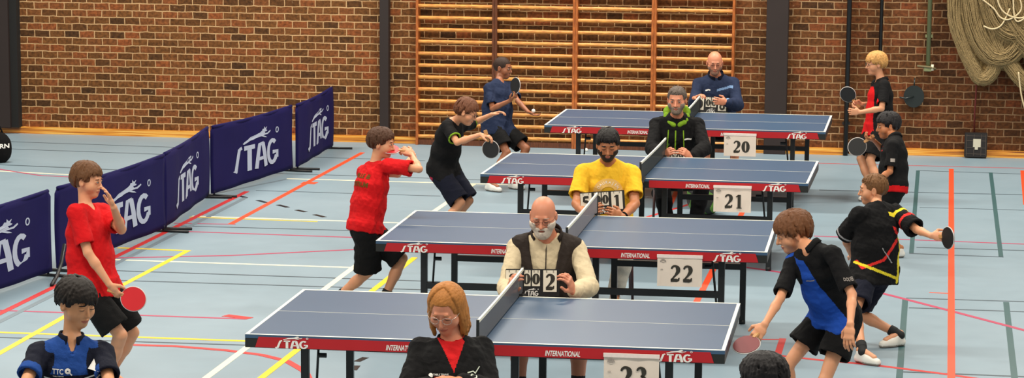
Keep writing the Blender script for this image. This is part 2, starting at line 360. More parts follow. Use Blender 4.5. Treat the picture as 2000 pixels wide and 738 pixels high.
for a, b in (((462, 381), (480, 386)), ((503, 391), (521, 396)), ((543, 400), (562, 405)), ((579, 410), (597, 414)), ((614, 419), (634, 424)), ((697, 706), (714, 698)), ((690, 723), (697, 714))):
    court_line([atz(*a), atz(*b)], .05, BLACK, .0016, 'dark_dash')

# ------------------------------------------------------------------ wall bars
WB = wood_material('bar_wood', (164, 96, 38), (236, 164, 76), (2, 14, 14)); WU = wood_material('upright_wood', (120, 60, 22), (196, 110, 48), (14, 14, 2)); WDk = wood_material('dark_upright_wood', (70, 34, 16), (110, 58, 26), (14, 14, 2))
def wall_bars(X0, X1, label, mA, mB):
    root = empty('wall_bars', ((X0+X1)/2, YW-.06, 0)); tag(root, label, 'wall bars', 'climbing bars along the brick wall')
    hw = (X1-X0)/2
    for sx, mm in ((-1, mA), (1, mB)):
        MB().box((sx*(hw-.014)-.014, -.06, 0), (sx*(hw-.014)+.014, .08, 2.6)).build('upright', mm, root, bevel=.002)
    for k in range(18):
        z = .10+.1368*k
        n = 12; pts = [(math.cos(2*math.pi*i/n)*.017, math.sin(2*math.pi*i/n)*.021) for i in range(n)]
        mb = MB(); mb.prism(pts, -hw+.026, hw-.026, lambda x, y, zz, z=z: (zz, x-.03, y+z)); mb.build('rung', WB, root, smooth=False)
    MB().box((-hw+.028, -.035, .0), (hw-.028, -.005, .062)).build('bottom_board', WDk, root, bevel=.002)
bays = [-5.975, -5.055, -4.125, -3.225, -2.31]
labs = ['wooden climbing bars, leftmost bay, behind the boy in the black shirt', 'wooden climbing bars, second bay from the left, behind the boy in navy serving',
        'wooden climbing bars, third bay, above the left half of the farthest table', 'wooden climbing bars, rightmost bay, behind the seated bald man in navy']
for i in range(4): wall_bars(bays[i]+.001, bays[i+1]-.001, labs[i], (WU, WDk, WU, WU)[i], (WDk, WU, WU, WU)[i])

# ------------------------------------------------------------------ things on the right wall
POLE = mat('pole_black', (14, 12, 14), .4)
def wall_pole(X, z0, z1, r, m, label, y=YW-.06, name='pole'):
    root = empty(name, (X, y, z0)); tag(root, label, 'pole')
    MB().tube([(0, 0, 0), (0, 0, z1-z0)], r, 14).build('shaft', m, root, smooth=True)
    for z in (.35, 1.9, 3.6):
        if z < z1-z0: MB().box((-r-.015, -r*.2, z), (r+.015, (YR if y > YW else YW)+.018-y, z+.03)).build('wall_bracket', m, root)
    return root
wall_pole(-1.035, .0, 5.6, .027, POLE, 'tall black wall pole left of the blond boy, reaching the floor')
rp = wall_pole(-.68, .62, 5.6, .021, POLE, 'thin black wall pole ending behind the blond boy\'s head', YR-.06)
GP = mat('pole_green', (116, 122, 84), .5)
gpo = wall_pole(-.145, .99, 5.6, .025, GP, 'grey-green pipe ending halfway down the brick wall right of the blond boy', YR-.06)
MB().box((-.045, -.03, -.03), (.045, .05, .03)).build('end_plate', GP, gpo, bevel=.006); MB().tube([(.05, -.02, -.02), (.05, -.02, .05)], .016, 10).build('cleat', mat('cleat_cream', (214, 206, 180), .5), gpo, True)
MB().tube([(-.12, -.02, .03), (.02, -.03, .02), (.09, -.02, .0)], .012, 8).build('cord', mat('cord_olive', (110, 100, 70), .8), gpo, True)
rr = empty('cable_reel', (-.29, YR-.03, .68)); tag(rr, 'round dark cable reel fixed on the brick wall right of the blond boy', 'reel')
RE = mat('reel_dark', (26, 34, 34), .35)
MB().prism([(math.cos(a)*.115, math.sin(a)*.125) for a in [2*math.pi*i/28 for i in range(28)]], 0, .02, lambda x, y, z: (x, -.09-z, y)).build('front_flange', RE, rr, bevel=.003)
MB().prism([(math.cos(a)*.105, math.sin(a)*.115) for a in [2*math.pi*i/28 for i in range(28)]], 0, .02, lambda x, y, z: (x, -.0-z, y)).build('rear_flange', RE, rr); MB().box((-.04, -.02, -.04), (.04, .048, .04)).build('wall_bracket', RE, rr)
MB().prism([(math.cos(a)*.07, math.sin(a)*.07) for a in [2*math.pi*i/20 for i in range(20)]], .01, .1, lambda x, y, z: (x, -z, y)).build('drum', mat('drum_grey', (60, 66, 62), .5), rr)
MB().tube([(0, -.11, 0), (-.09, -.13, -.02), (-.16, -.13, -.01)], .01, 8).build('crank', RE, rr, True); MB().tube([(0, -.05, .1), (.0, -.02, .2)], .008, 6).build('cable', RE, rr, True)
bx = empty('wall_box', (.415, YR-.04, .0)); tag(bx, 'small black box with a pale label standing below the hanging net', 'box')
MB().box((-.125, -.11, .012), (.125, .0, .285)).build('body', mat('box_black', (24, 18, 18), .5), bx, bevel=.006)
g = MB()
for x in (-.1, -.02, .06, .11): g.box((x-.002, -.114, .03), (x+.002, -.111, .27))
for z in (.05, .12, .2, .255): g.box((-.11, -.114, z-.002), (.115, -.111, z+.002))
g.build('grille', mat('grille_grey', (104, 92, 84), .4, .5), bx); MB().box((-.03, -.118, .13), (.055, -.114, .22)).build('label', mat('label_cream', (196, 190, 170), .6), bx)
MB().box((-.01, -.118, .1), (.025, -.114, .13)).build('switch', mat('label_cream', (196, 190, 170), .6), bx)
rc = MB().tube([(.395, YR-.01, .28), (.392, YR-.015, .5), (.40, YR-.01, .7), (.40, YR-.01, .95)], .009, 8).build('hanging_cord', mat('cord_red', (96, 24, 20), .7), None, True)
tag(rc, 'dark red cord running down the wall from the net to the black box', 'cord')

# bundled goal net
NETC = mat('net_twine', (146, 124, 84), .85, var=.35, scale=25, bump=.8, bscale=90)
def net_cloth_material():
    m = bpy.data.materials.new('net_bundle'); m.use_nodes = True; nt = m.node_tree; N = nt.nodes; L = nt.links
    b = N['Principled BSDF']; b.inputs['Roughness'].default_value = .9; b.inputs['Specular IOR Level'].default_value = .2
    tc = N.new('ShaderNodeTexCoord'); v = N.new('ShaderNodeTexVoronoi'); v.feature = 'DISTANCE_TO_EDGE'; v.inputs['Scale'].default_value = 75; L.new(tc.outputs['Object'], v.inputs['Vector'])
    cr = N.new('ShaderNodeValToRGB'); L.new(v.outputs['Distance'], cr.inputs[0]); e = cr.color_ramp
    e.elements[0].position = .05; e.elements[0].color = lin((158, 132, 86)); e.elements[1].position = .25; e.elements[1].color = lin((112, 88, 54))
    L.new(cr.outputs[0], b.inputs['Base Color'])
    bp = N.new('ShaderNodeBump'); bp.invert = True; bp.inputs['Distance'].default_value = .02; L.new(v.outputs['Distance'], bp.inputs['Height']); L.new(bp.outputs[0], b.inputs['Normal'])
    return m
NET_CHAINS = [([(-.62, .95), (-.62, .40), (-.52, .08), (-.40, -.16), (-.31, -.29), (-.20, -.24), (-.12, .0), (-.02, .5)], .055), ([(-.52, .95), (-.42, .35), (-.28, .05), (-.1, -.06), (.1, .12), (.3, .9)], .085),
              ([(-.36, .7), (-.14, .10), (.03, -.16), (.2, -.34), (.45, -.44), (.8, -.3), (1.15, .4), (1.2, .95)], .06), ([(-.2, .95), (.0, .35), (.4, .0), (.9, .3), (1.05, .95)], .11),
              ([(-.3, .95), (-.22, .5), (-.05, .25), (.2, .3), (.4, .95)], .10), ([(.2, .95), (.45, .4), (.8, .5), (.95, .95)], .11)]
NET_BUNDLE = []
def cat(pts, n=7):
    P = []
    for i in range(len(pts)-1):
        a, b, c, d = [np.array(pts[q], float) for q in (max(i-1, 0), i, i+1, min(i+2, len(pts)-1))]
        for k in range(n): t = k/n; P.append(.5*((2*b)+(-a+c)*t+(2*a-5*b+4*c-d)*t*t+(-a+3*b-3*c+d)*t**3))
    P.append(np.array(pts[-1], float)); return P
def hanging_net():
    rnd = random.Random(3)
    root = empty('goal_net', (.75, YR-.215, 1.2)); tag(root, 'bundled khaki goal net hanging in heavy folds on the right brick wall', 'net')
    bundle = []
    for n_, (pts, r) in enumerate(NET_CHAINS):
        C3 = cat([(x, .05, z) for x, z in pts], 3)
        bundle.append((C3, r))
        mb = MB(); CC = cat([(x, 0, z) for x, z in pts], 5)
        for i in range(150):
            a = rnd.uniform(-.15*math.pi, 1.15*math.pi); q = r*rnd.uniform(.95, 1.35); ph = rnd.random()*6; P = []; drift = rnd.gauss(0, .5); i0 = rnd.randrange(0, max(1, len(CC)//3)); i1 = rnd.randrange(2*len(CC)//3, len(CC))
            for k in range(i0, i1):
                t = unit(CC[min(k+1, len(CC)-1)]-CC[max(k-1, 0)]); nn = np.array([-t[2], 0, t[0]]); aa = a+drift*(k/len(CC)-.5)
                P.append(CC[k]+nn*math.cos(aa)*q+np.array([0, .015-abs(math.sin(aa))*q*.95-.02, 0])+np.array([math.sin(k*1.9+ph)*.005, 0, math.sin(k*2.3+ph)*.005]))
            if len(P) > 3: mb.tube(P, .0046, 4)
        tag(mb.build('net_fold', NETC, root), kind='stuff')
    root['_b'] = 0; del root['_b']; NET_BUNDLE.append((root, bundle))
    RP = mat('rope_pale', (206, 186, 148), .8)
    for pts in ([(-.36, -.12, .62), (-.2, -.13, .5), (-.12, -.13, .40), (-.02, -.14, .38), (.1, -.13, .48), (.08, -.13, .62), (0, -.12, .75)],
                [(.0, -.13, .9), (.02, -.14, .5), (.06, -.14, .36), (.16, -.14, .42), (.2, -.13, .58), (.16, -.13, .8)],
                [(-.3, -.12, .3), (-.2, -.13, .27), (-.1, -.13, .32), (-.02, -.13, .5)],
                [(-.18, -.13, .95), (-.16, -.14, .6), (-.06, -.14, .44), (.12, -.14, .40), (.24, -.14, .5)],
                [(.1, -.12, -.2), (.14, -.12, -.45), (.19, -.11, -.62)]):
        P = []
        for i in range(len(pts)-1):
            for k in range(6):
                t = k/6; a = np.array(pts[max(i-1, 0)]); b = np.array(pts[i]); c = np.array(pts[i+1]); d = np.array(pts[min(i+2, len(pts)-1)])
                P.append(.5*((2*b)+(-a+c)*t+(2*a-5*b+4*c-d)*t*t+(-a+3*b-3*c+d)*t**3))
        P.append(np.array(pts[-1])); MB().tube(P, .009, 7).build('rope', RP, root, True)
hanging_net()

# ------------------------------------------------------------------ barriers
NAVY = mat('barrier_navy', (20, 15, 70), .85, spec=.15, var=.15, scale=3, bump=.35, bscale=5)
TUBE = mat('barrier_frame', (26, 26, 30), .4, .2)
LOGO = mat('logo_pale', (168, 176, 196), .8)
def barrier(x0, y0, x1, y1, label, rise=0.0, offset=.5, foot=True, z0=.035):
    L = math.hypot(x1-x0, y1-y0); rz = math.atan2(y1-y0, x1-x0)
    root = empty('barrier', (x0, y0, 0), rz); tag(root, label, 'barrier', 'navy court surrounds')
    # cloth panel, slightly billowing; local x along the panel, y to the left side (away from the tables)
    nx, nz = 44, 14; H_ = .70; ph = random.random()*6
    def pt(u, v): return (u*L, .012*math.sin(u*7+ph)*math.sin(v*3.1)+.006*math.sin(u*19+ph*2), z0+v*(H_-z0)-.018*math.sin(math.pi*u)*v+(.03*v if abs(u-.5) < -.1 else 0))
    V = []; Fc = []
    for side in (0, 1):
        for i in range(nx+1):
            for j in range(nz+1):
                u = i/nx; v = j/nz; x, y, z = pt(u, v)
                r = .05; xx = u*L
                if v > 1-r/H_*2:       # rounded top corners
                    dz = (z-(H_-r))
                    if dz > 0:
                        e = r-math.sqrt(max(r*r-dz*dz, 0)); x = min(max(x, e), L-e)
                V.append((x, y+(.014 if side else -.014), z))
    st = (nx+1)*(nz+1)
    for i in range(nx):
        for j in range(nz):
            a = i*(nz+1)+j; b = a+nz+1
            Fc += [(a, b, b+1, a+1), (st+a, st+a+1, st+b+1, st+b)]
    for i in range(nx):
        a = i*(nz+1); b = a+nz+1; Fc.append((a, st+a, st+b, b)); Fc.append((a+nz, b+nz, st+b+nz, st+a+nz))
    for j in range(nz):
        a = j; Fc.append((a, a+1, st+a+1, st+a)); a = nx*(nz+1)+j; Fc.append((a, st+a, st+a+1, a+1))
    panel = MB().add(V, Fc).build('cloth_panel', NAVY, root, True)
    hem = MB().tube([(.02+u*(L-.04)/20, .012*math.sin(u/20*7+ph)*.04, .70-.018*math.sin(math.pi*u/20)-.004) for u in range(21)], .017, 8).build('top_hem', NAVY, panel, True)
    # logo on the court side (-y local)
    mb = MB(); hh = .25
    logo(mb, hh, lambda x, y, z: (L*offset-.56+x*1.95, pt((L*offset-.56+x*1.95)/L, .5)[1]-.0165-z, .16+y)); mb.build('lettering', LOGO, panel)
    if foot:
        for xx in (.04, L-.04):
            f = MB(); f.tube([(xx, -.24, .013), (xx, .24, .013)], .012, 8); f.tube([(xx, 0, .02), (xx, 0, .06)], .01, 8); f.build('foot', TUBE, root, True)
    return root
BP = [((-7.40, 18.35), (-7.105, 20.56)), ((-7.09, 20.72), (-6.88, 23.07)), ((-6.90, 23.13), (-7.10, 25.30)), ((-7.07, 25.35), (-6.79, 27.50)), ((-6.76, 27.58), (-6.83, 29.56))]
bl = ['navy cloth barrier at the left edge, nearest of the row', 'navy cloth barrier behind the boy in red with a hand at his mouth', 'navy cloth barrier third from the front, its top creased against the next one',
      'navy cloth barrier fourth from the front, wide and square-on', 'navy cloth barrier farthest back, beside the brick wall']
offs = [.55, .56, .44, .49, .52]
for i, (a, b) in enumerate(BP): barrier(*a, *b, bl[i], offset=offs[i])
# bent flat foot bar beside the nearest barrier
bf = MB().tube([(-7.0, 20.62, .25), (-6.99, 20.5, .12), (-6.96, 20.3, .045), (-6.92, 20.05, .014)], .016, 8).build('bent_strap', TUBE, None, True)
tag(bf, 'dark curved strap on the floor between the two nearest barriers', 'strap')

# ------------------------------------------------------------------ tables
TOP = mat('table_blue', (56, 84, 114), .38, var=.05, scale=4, spec=.5)
TRED = mat('apron_red', (178, 16, 26), .45); TDK = mat('table_edge_black', (24, 26, 24), .45)
NETG = mat('net_dark', (40, 46, 44), .8, alpha=.78); NETL = mat('net_grey', (134, 132, 140), .8, alpha=.75); NETM = mat('net_slate', (84, 88, 96), .8, alpha=.7)
PAPER = mat('paper', (226, 210, 196), .7, var=.03); INK = mat('ink_dark', (44, 40, 32), .7); INKG = mat('ink_grey', (150, 140, 134), .7)
KNOB = mat('knob', (18, 18, 18), .5)
def table(cx, cy, rz, num, sx, ntm, label):
    root = empty('table_tennis_table', (cx, cy, 0), rz); tag(root, label, 'table', 'blue table tennis tables')
    for s in (-1, 1):
        a, b = (-1.37, -.004) if s < 0 else (.004, 1.37)
        t = MB().box((a, -.7625, .738), (b, .7625, .76)).build('tabletop', TOP, root, bevel=.001)
        ln = MB(); o = 1.37*s
        ln.box((a, -.7625, .7601), (b, -.7425, .7612)); ln.box((a, .7425, .7601), (b, .7625, .7612)); ln.box((a, -.0016, .7601), (b, .0016, .7612))
        ln.box(*sorted([(o, -.7425, .7601), (o-.02*s, .7425, .7612)])) if s < 0 else ln.box((o-.02, -.7425, .7601), (o, .7425, .7612))
        ln.build('white_lines', WHITE, t)
        fr = MB()
        for y in (-.7625, .7425): fr.box((a, y, .684), (b, y+.02, .7375))
        fr.box((o-(.02 if s > 0 else 0), -.742, .684), (o+(.02 if s < 0 else 0), .742, .7375)); fr.build('apron', TDK, root, bevel=.001)
        for sd in (-1, 1):                   # red strips on both long sides, each with lettering
            y = sd*.7625
            xa, xb = (.055, 1.31) if s > 0 else (-1.31, -.055)
            pl = [(xa, .688), (xb, .688), (xb-(.02 if s > 0 else 0), .748), (xa+(.02 if s < 0 else 0), .748)]
            st_ = MB(); st_.prism(pl, 0, .004, lambda x, z, d, y=y, sd=sd: (x, y+sd*(d+.0005), z)); st_ = st_.build('red_strip', TRED, root)
            fx = -sd
            def fr2(cx_, cz_):
                return lambda x, z, d: (cx_+x*fx, y+sd*(.005+d), cz_+z)
            m = MB(); lx = (1.19 if s > 0 else -1.19)
            start = (lx-.19 if s > 0 else lx) if sd < 0 else (lx if s > 0 else lx+.19)
            logo(m, .0435, lambda x, z, d, st0=start: (st0+x*1.75*fx, y+sd*(.005+d), .688+z)); m.build('logo', WHITEINK, st_); m = MB()
            text(m, 'INTERNATIONAL', .2, .032, fr2((-.44*fx if s*fx < 0 else .46*fx) if False else (-.45 if s < 0 else .46), .712), .25, .02)
            m.build('lettering', WHITEINK, st_)
        # under frame
        xi, xo = .17*s, 1.05*s; xf = (1.13 if s > 0 else 1.04)*s
        for x, y in ((xi, -.62), (xo, -.62), (xi, .62), (xf, .62)):
            l = MB().box((x-.0225, y-.02, .012), (x+.0225, y+.02, .684)).build('leg', BLACK, root, bevel=.003)
            MB().tube([(x, y, 0), (x, y, .03)], .024, 12).build('foot_pad', KNOB, l, True)
        f = MB()
        f.bar((xi, -.62, .43), (xo, -.62, .43), .035, .045); f.bar((xi, .62, .43), (xf, .62, .43), .035, .045)
        f.bar((xi, .62, .64), (xf, .62, .64), .035, .04); f.bar((xi, -.62, .665), (xi, .62, .665), .035, .035); f.bar((xo, -.62, .665), (xf, .62, .665), .035, .035)
        f.bar((xi, -.62, .10), (xi, .62, .10), .04, .04)
        f.build('cross_frame', BLACK, root)
        q = MB(); q.bar((xo-.06*s*-1 if False else xo+.07*(-s), -.58, .68), (xo+.03*(-s), -.5, .25), .012, .012); q.tube([(xo+.07*(-s), -.6, .62), (xo+.12*(-s), -.6, .62)], .014, 8); q.build('strut', KNOB, root)
        for y in (-.3, .3):
            w_ = MB().tube([(xi+.13*s, y-.02, .055), (xi+.13*s, y+.02, .055)], .055, 18).build('wheel', KNOB, root, False)
            MB().bar((xi, y, .1), (xi+.13*s, y, .055), .03, .02).build('wheel_arm', BLACK, w_)
    # net with posts
    net = empty('net_set', (0, 0, 0)); bpy.data.objects.remove(net)
    nm = MB(); V = []
    nseg = 20
    for i in range(nseg+1):
        y = -.915+1.83*i/nseg; sag = -.006*math.sin(math.pi*i/nseg)
        V += [(-.002, y, .7635), (-.002, y, .902+sag), (.002, y, .7635), (.002, y, .902+sag)]
    Fc = []
    for i in range(nseg):
        a = 4*i; b = a+4; Fc += [(a, b, b+1, a+1), (a+2, a+3, b+3, b+2), (a+1, b+1, b+3, a+3), (a, a+2, b+2, b)]
    n_ = nm.add(V, Fc).build('net', ntm, root)
    tp = MB()
    for i in range(nseg):
        y0 = -.915+1.83*i/nseg; y1 = y0+1.83/nseg; s0 = -.006*math.sin(math.pi*i/nseg); s1 = -.006*math.sin(math.pi*(i+1)/nseg)
        tp.add([(x, y, z+sg) for y, sg in ((y0, s0), (y1, s1)) for x, z in ((-.006, .898), (.006, .898), (.006, .915), (-.006, .915))], [(0, 1, 5, 4), (1, 2, 6, 5), (2, 3, 7, 6), (3, 0, 4, 7)])
    tp.build('net_tape', WHITE, n_)
    for sd in (-1, 1):
        p_ = MB().tube([(0, sd*.92, .70), (0, sd*.92, .918)], .009, 10); p_.bar((0, sd*.92, .745), (0, sd*.745, .772), .05, .012); p_.bar((0, sd*.9, .705), (0, sd*.76, .705), .03, .012)
        p_ = p_.build('net_post', KNOB, root)
        MB().tube([(0, sd*.84, .66), (0, sd*.84, .70)], .012, 8).build('clamp_screw', KNOB, p_, True)
    # number sheet hung on the apron
    sg = empty('table_number_sheet', (0, 0, 0)); c, s_ = math.cos(rz), math.sin(rz)
    lx, ly = sx, -.7625-.0135
    sg.location = (cx+lx*c-ly*s_, cy+lx*s_+ly*c, .505); sg.rotation_euler = (0, 0, rz)
    tag(sg, 'white paper sheet with the number %s on the red table edge' % num, 'sign', 'table number sheets')
    mb = MB(); nn = 10
    V = []
    for side in (0, 1):
        for i in range(nn+1):
            for z in (0, .1, .215):
                V.append((-.155+.31*i/nn, .0015*math.sin(i*1.3)-(0.0012 if side else 0)+(.004 if z == 0 else 0)*math.sin(i), z))
    k = 3*(nn+1); Fc = []
    for i in range(nn):
        for j in (0, 1):
            a = i*3+j; Fc += [(a, a+1, a+4, a+3), (k+a, k+a+3, k+a+4, k+a+1)]
        a = i*3; Fc += [(a, a+3, k+a+3, k+a), (a+2, k+a+2, k+a+5, a+5)]
    Fc += [(0, k, k+1, 1), (1, k+1, k+2, 2), (k-3, k-2, 2*k-2, 2*k-3), (k-2, k-1, 2*k-1, 2*k-2)]
    sh = mb.add(V, Fc).build('sheet', PAPER, sg)
    mb = MB(); fr = lambda x, y, z: (x, -.0035-z, y)
    digit(mb, num[0], .012-.043, .092, .118, fr, True, .125); digit(mb, num[1], .012+.043, .092, .118, fr, True, .125); mb.build('number', INK, sh)
    mb = MB(); stroke(mb, arc(-.115, .172, .019, .016, 0, 180, 8), .002, fr); stroke(mb, [(-.135, .17), (-.115, .183), (-.095, .17)], .0015, fr); stroke(mb, [(-.125, .168), (-.105, .168)], .0015, fr)
    stroke(mb, [(-.13, .12), (-.13, .11)], .001, fr); stroke(mb, [(-.12, .12), (-.12, .11)], .001, fr); stroke(mb, [(-.13, .12), (-.115, .12)], .001, fr); mb.build('small_emblem', INKG, sh)
    tpm = MB()
    tpm.box((-.158, -.008, .20), (.158, .004, .222)); tpm.build('tape_strip', mat('tape_clear', (236, 220, 214), .3, var=.1, scale=60), sg)
    return root
ca, sa = math.cos(YAW), math.sin(YAW)
TB = [(-.0605, 15.5404, -.1398, '23', .85, NETM, 'nearest blue table with red edge, holding the sheet number 23'),
      (.5073, 19.0622, -.1436, '22', .77, NETL, 'second blue table from the front, holding the sheet number 22'),
      (1.2064, 22.7345, -.1683, '21', .75, NETG, 'third blue table from the front, holding the sheet number 21'),
      (1.7772, 26.5370, -.1584, '20', .55, NETG, 'farthest blue table, holding the sheet number 20')]
for x, y, a, n, sx, nm, lb in TB: table(x*ca-y*sa, x*sa+y*ca, a+YAW, n, sx, nm, lb)

# ------------------------------------------------------------------ solid modelling of figures: smooth distance fields turned into one surface
class Prim:
    __slots__ = ('lo', 'hi', 'fn', 'op', 'k')
    def __init__(s, lo, hi, fn, op='+', k=.01): s.lo = np.array(lo); s.hi = np.array(hi); s.fn = fn; s.op = op; s.k = k
def cone(a, b, ra, rb, k=.012, op='+'):
    a = np.array(a, float); b = np.array(b, float); R = max(ra, rb); ba = b-a; L2 = max(ba@ba, 1e-9)
    def fn(X, Y, Z):
        x, y, z = X-a[0], Y-a[1], Z-a[2]; t = np.clip((x*ba[0]+y*ba[1]+z*ba[2])/L2, 0, 1)
        return np.sqrt((x-t*ba[0])**2+(y-t*ba[1])**2+(z-t*ba[2])**2)-(ra+(rb-ra)*t)
    return Prim(np.minimum(a, b)-R, np.maximum(a, b)+R, fn, op, k)
def ell(c, r, M=None, k=.012, op='+'):
    c = np.array(c, float); r = np.array(r, float); M = np.eye(3) if M is None else M; R = max(r)
    def fn(X, Y, Z):
        x, y, z = X-c[0], Y-c[1], Z-c[2]
        q = [x*M[0][i]+y*M[1][i]+z*M[2][i] for i in range(3)]       # columns of M are the local axes
        k0 = np.sqrt(sum((q[i]/r[i])**2 for i in range(3))); k1 = np.sqrt(sum((q[i]/r[i]**2)**2 for i in range(3)))+1e-9
        return k0*(k0-1)/k1
    ext = np.sqrt(sum((M[:, i]*r[i])**2 for i in range(3)))
    return Prim(c-ext, c+ext, fn, op, k)
def econe(a, b, wa, da, wb, db, side, k=.02, op='+', flat=False, inner=0):
    """elliptic tapering trunk from a to b; w along side, d across it"""
    a = np.array(a, float); b = np.array(b, float); ax = unit(b-a); L = np.linalg.norm(b-a)
    s = unit(np.array(side)-ax*(np.array(side)@ax)); f = np.cross(ax, s); R = max(wa, da, wb, db)
    def fn(X, Y, Z):
        x, y, z = X-a[0], Y-a[1], Z-a[2]; h = x*ax[0]+y*ax[1]+z*ax[2]; t = np.clip(h/L, 0, 1)
        W = wa+(wb-wa)*t; D = da+(db-da)*t; p = (x*s[0]+y*s[1]+z*s[2]); q = (x*f[0]+y*f[1]+z*f[2]); e = np.maximum(np.maximum(-h, h-L), 0)
        if flat:
            k0 = np.sqrt((p/W)**2+(q/D)**2)+1e-9; k1 = np.sqrt((p/W**2)**2+(q/D**2)**2)+1e-9
            return np.maximum(k0*(k0-1)/k1, np.maximum(-h, h-L))
        m = np.minimum(W, D)*.8
        k0 = np.sqrt((p/W)**2+(q/D)**2+(e/m)**2)+1e-9; k1 = np.sqrt((p/W**2)**2+(q/D**2)**2+(e/m**2)**2)+1e-9
        return k0*(k0-1)/k1
    return Prim(np.minimum(a, b)-R, np.maximum(a, b)+R, fn, op, k)
def planes(c, R, pl, k=.004, op='-'):
    """convex region: all n.(p-c) < d"""
    c = np.array(c, float); pl = [(unit(n), d) for n, d in pl]
    def fn(X, Y, Z):
        x, y, z = X-c[0], Y-c[1], Z-c[2]; r = None
        for n, d in pl:
            v = x*n[0]+y*n[1]+z*n[2]-d; r = v if r is None else np.maximum(r, v)
        return r+0*(x+y+z)
    return Prim(c-R, c+R, fn, op, k)

def solid(prims, h):
    lo = np.min([p.lo for p in prims if p.op == '+'], 0)-4*h; hi = np.max([p.hi for p in prims if p.op == '+'], 0)+4*h
    n = np.ceil((hi-lo)/h).astype(int)+1
    Fd = np.full(n, .5, np.float32)
    ax = [(lo[i]+h*np.arange(n[i])).astype(np.float32) for i in range(3)]
    for p in prims:
        m = p.k+3*h
        i0 = np.clip(np.floor((p.lo-m-lo)/h).astype(int), 0, n); i1 = np.clip(np.ceil((p.hi+m-lo)/h).astype(int)+1, 0, n)
        if np.any(i1 <= i0): continue
        sl = tuple(slice(i0[i], i1[i]) for i in range(3))
        X = ax[0][sl[0]][:, None, None]; Y = ax[1][sl[1]][None, :, None]; Z = ax[2][sl[2]][None, None, :]
        d = p.fn(X, Y, Z).astype(np.float32); a = Fd[sl]
        if p.op == '-': a = -a
        e = np.maximum(p.k-np.abs(a-d), 0)/p.k; r = np.minimum(a, d)-e*e*p.k*.25
        Fd[sl] = -r if p.op == '-' else r
    s = Fd < 0
    c8 = [s[i:n[0]-1+i, j:n[1]-1+j, k:n[2]-1+k] for i in (0, 1) for j in (0, 1) for k in (0, 1)]
    anyc = c8[0].copy(); allc = c8[0].copy()
    for c in c8[1:]: anyc |= c; allc &= c
    I = np.argwhere(anyc & ~allc); N = len(I)
    val = {(i, j, k): Fd[I[:, 0]+i, I[:, 1]+j, I[:, 2]+k].astype(np.float64) for i in (0, 1) for j in (0, 1) for k in (0, 1)}
    acc = np.zeros((N, 3)); cnt = np.zeros(N)
    for a in val:
        for d in range(3):
            if a[d]: continue
            b = tuple(a[q]+(q == d) for q in range(3)); va, vb = val[a], val[b]; mk = (va < 0) != (vb < 0)
            t = np.where(mk, va/np.where(mk, va-vb, 1), 0)
            pnt = np.array(a, float)[None, :]+np.eye(3)[d][None, :]*t[:, None]
            acc += pnt*mk[:, None]; cnt += mk
    V = lo+(I+acc/cnt[:, None])*h
    idx = np.full(tuple(n-1), -1, np.int32); idx[I[:, 0], I[:, 1], I[:, 2]] = np.arange(N)
    Q = []
    for d in range(3):
        sa_ = s[tuple(slice(0, n[q]-1) if q == d else slice(1, n[q]-1) for q in range(3))]
        sb_ = s[tuple(slice(1, n[q]) if q == d else slice(1, n[q]-1) for q in range(3))]
        E_ = np.argwhere(sa_ != sb_)
        if not len(E_): continue
        u, v = (d+1) % 3, (d+2) % 3
        off = np.array([1 if q != d else 0 for q in range(3)]); P0 = E_+off
        eu = np.eye(3, dtype=int)[u]; ev = np.eye(3, dtype=int)[v]
        def g(o): P = P0-o; return idx[P[:, 0], P[:, 1], P[:, 2]]
        q = np.stack([g(eu+ev), g(ev), g(0*eu), g(eu)], 1)
        inside = sa_[E_[:, 0], E_[:, 1], E_[:, 2]]
        q[~inside] = q[~inside][:, ::-1]; Q.append(q)
    return V, np.concatenate(Q).astype(np.int32)

def fbm(P, freq, seed, n=5, stretch=(1, 1, 1)):
    rs = np.random.RandomState(seed); v = np.zeros(len(P)); a = 1.0; tot = 0
    for i in range(n):
        for _ in range(3):
            d = rs.randn(3); d = d/np.linalg.norm(d)*np.array(stretch); v += a*np.sin((P@d)*freq+rs.rand()*6.28+1.3*np.sin((P@rs.randn(3))*freq*.4)); tot += a
        freq *= 1.7; a *= .6
    return v/tot*2

def smesh(name, prims, h, mats, parent, origin, slot=None, wrinkle=0, wf=28, seed=1, wstretch=(1, 1, 1)):
    V, Q = solid(prims, h)
    me = bpy.data.meshes.new(name)
    V0 = V-origin
    me.vertices.add(len(V)); me.vertices.foreach_set('co', V0.ravel().astype(np.float32))
    me.loops.add(Q.size); me.loops.foreach_set('vertex_index', Q.ravel())
    me.polygons.add(len(Q)); me.polygons.foreach_set('loop_start', np.arange(0, Q.size, 4, dtype=np.int32)); me.polygons.foreach_set('loop_total', np.full(len(Q), 4, dtype=np.int32))
    me.update(calc_edges=True)
    if wrinkle:
        nr = np.empty(len(V)*3, np.float32); me.vertices.foreach_get('normal', nr); nr = nr.reshape(-1, 3)
        f = fbm(V, wf, seed, 4, wstretch); f = 1-np.abs(f)*1.4
        V0 = V0+nr*(f*wrinkle)[:, None]; me.vertices.foreach_set('co', V0.ravel().astype(np.float32)); me.update()
    for x in (mats if isinstance(mats, (list, tuple)) else [mats]): me.materials.append(x)
    if slot is not None:
        C = V[Q].mean(1); me.polygons.foreach_set('material_index', slot(C).astype(np.int32))
    me.polygons.foreach_set('use_smooth', [True]*len(Q))
    o = bpy.data.objects.new(name, me); COL.objects.link(o); o['_pts'] = 0; del o['_pts']
    if parent is not None: o.parent = parent
    return o

def axes(f, up=(0, 0, 1)):
    """columns: right hand side of the facing person's LEFT... x = person's left is -x; here x=right, y=forward, z=up"""
    f = unit(f); r = unit(np.cross(f, np.array(up, float))); u = np.cross(r, f)
    return np.stack([r, f, u], 1)

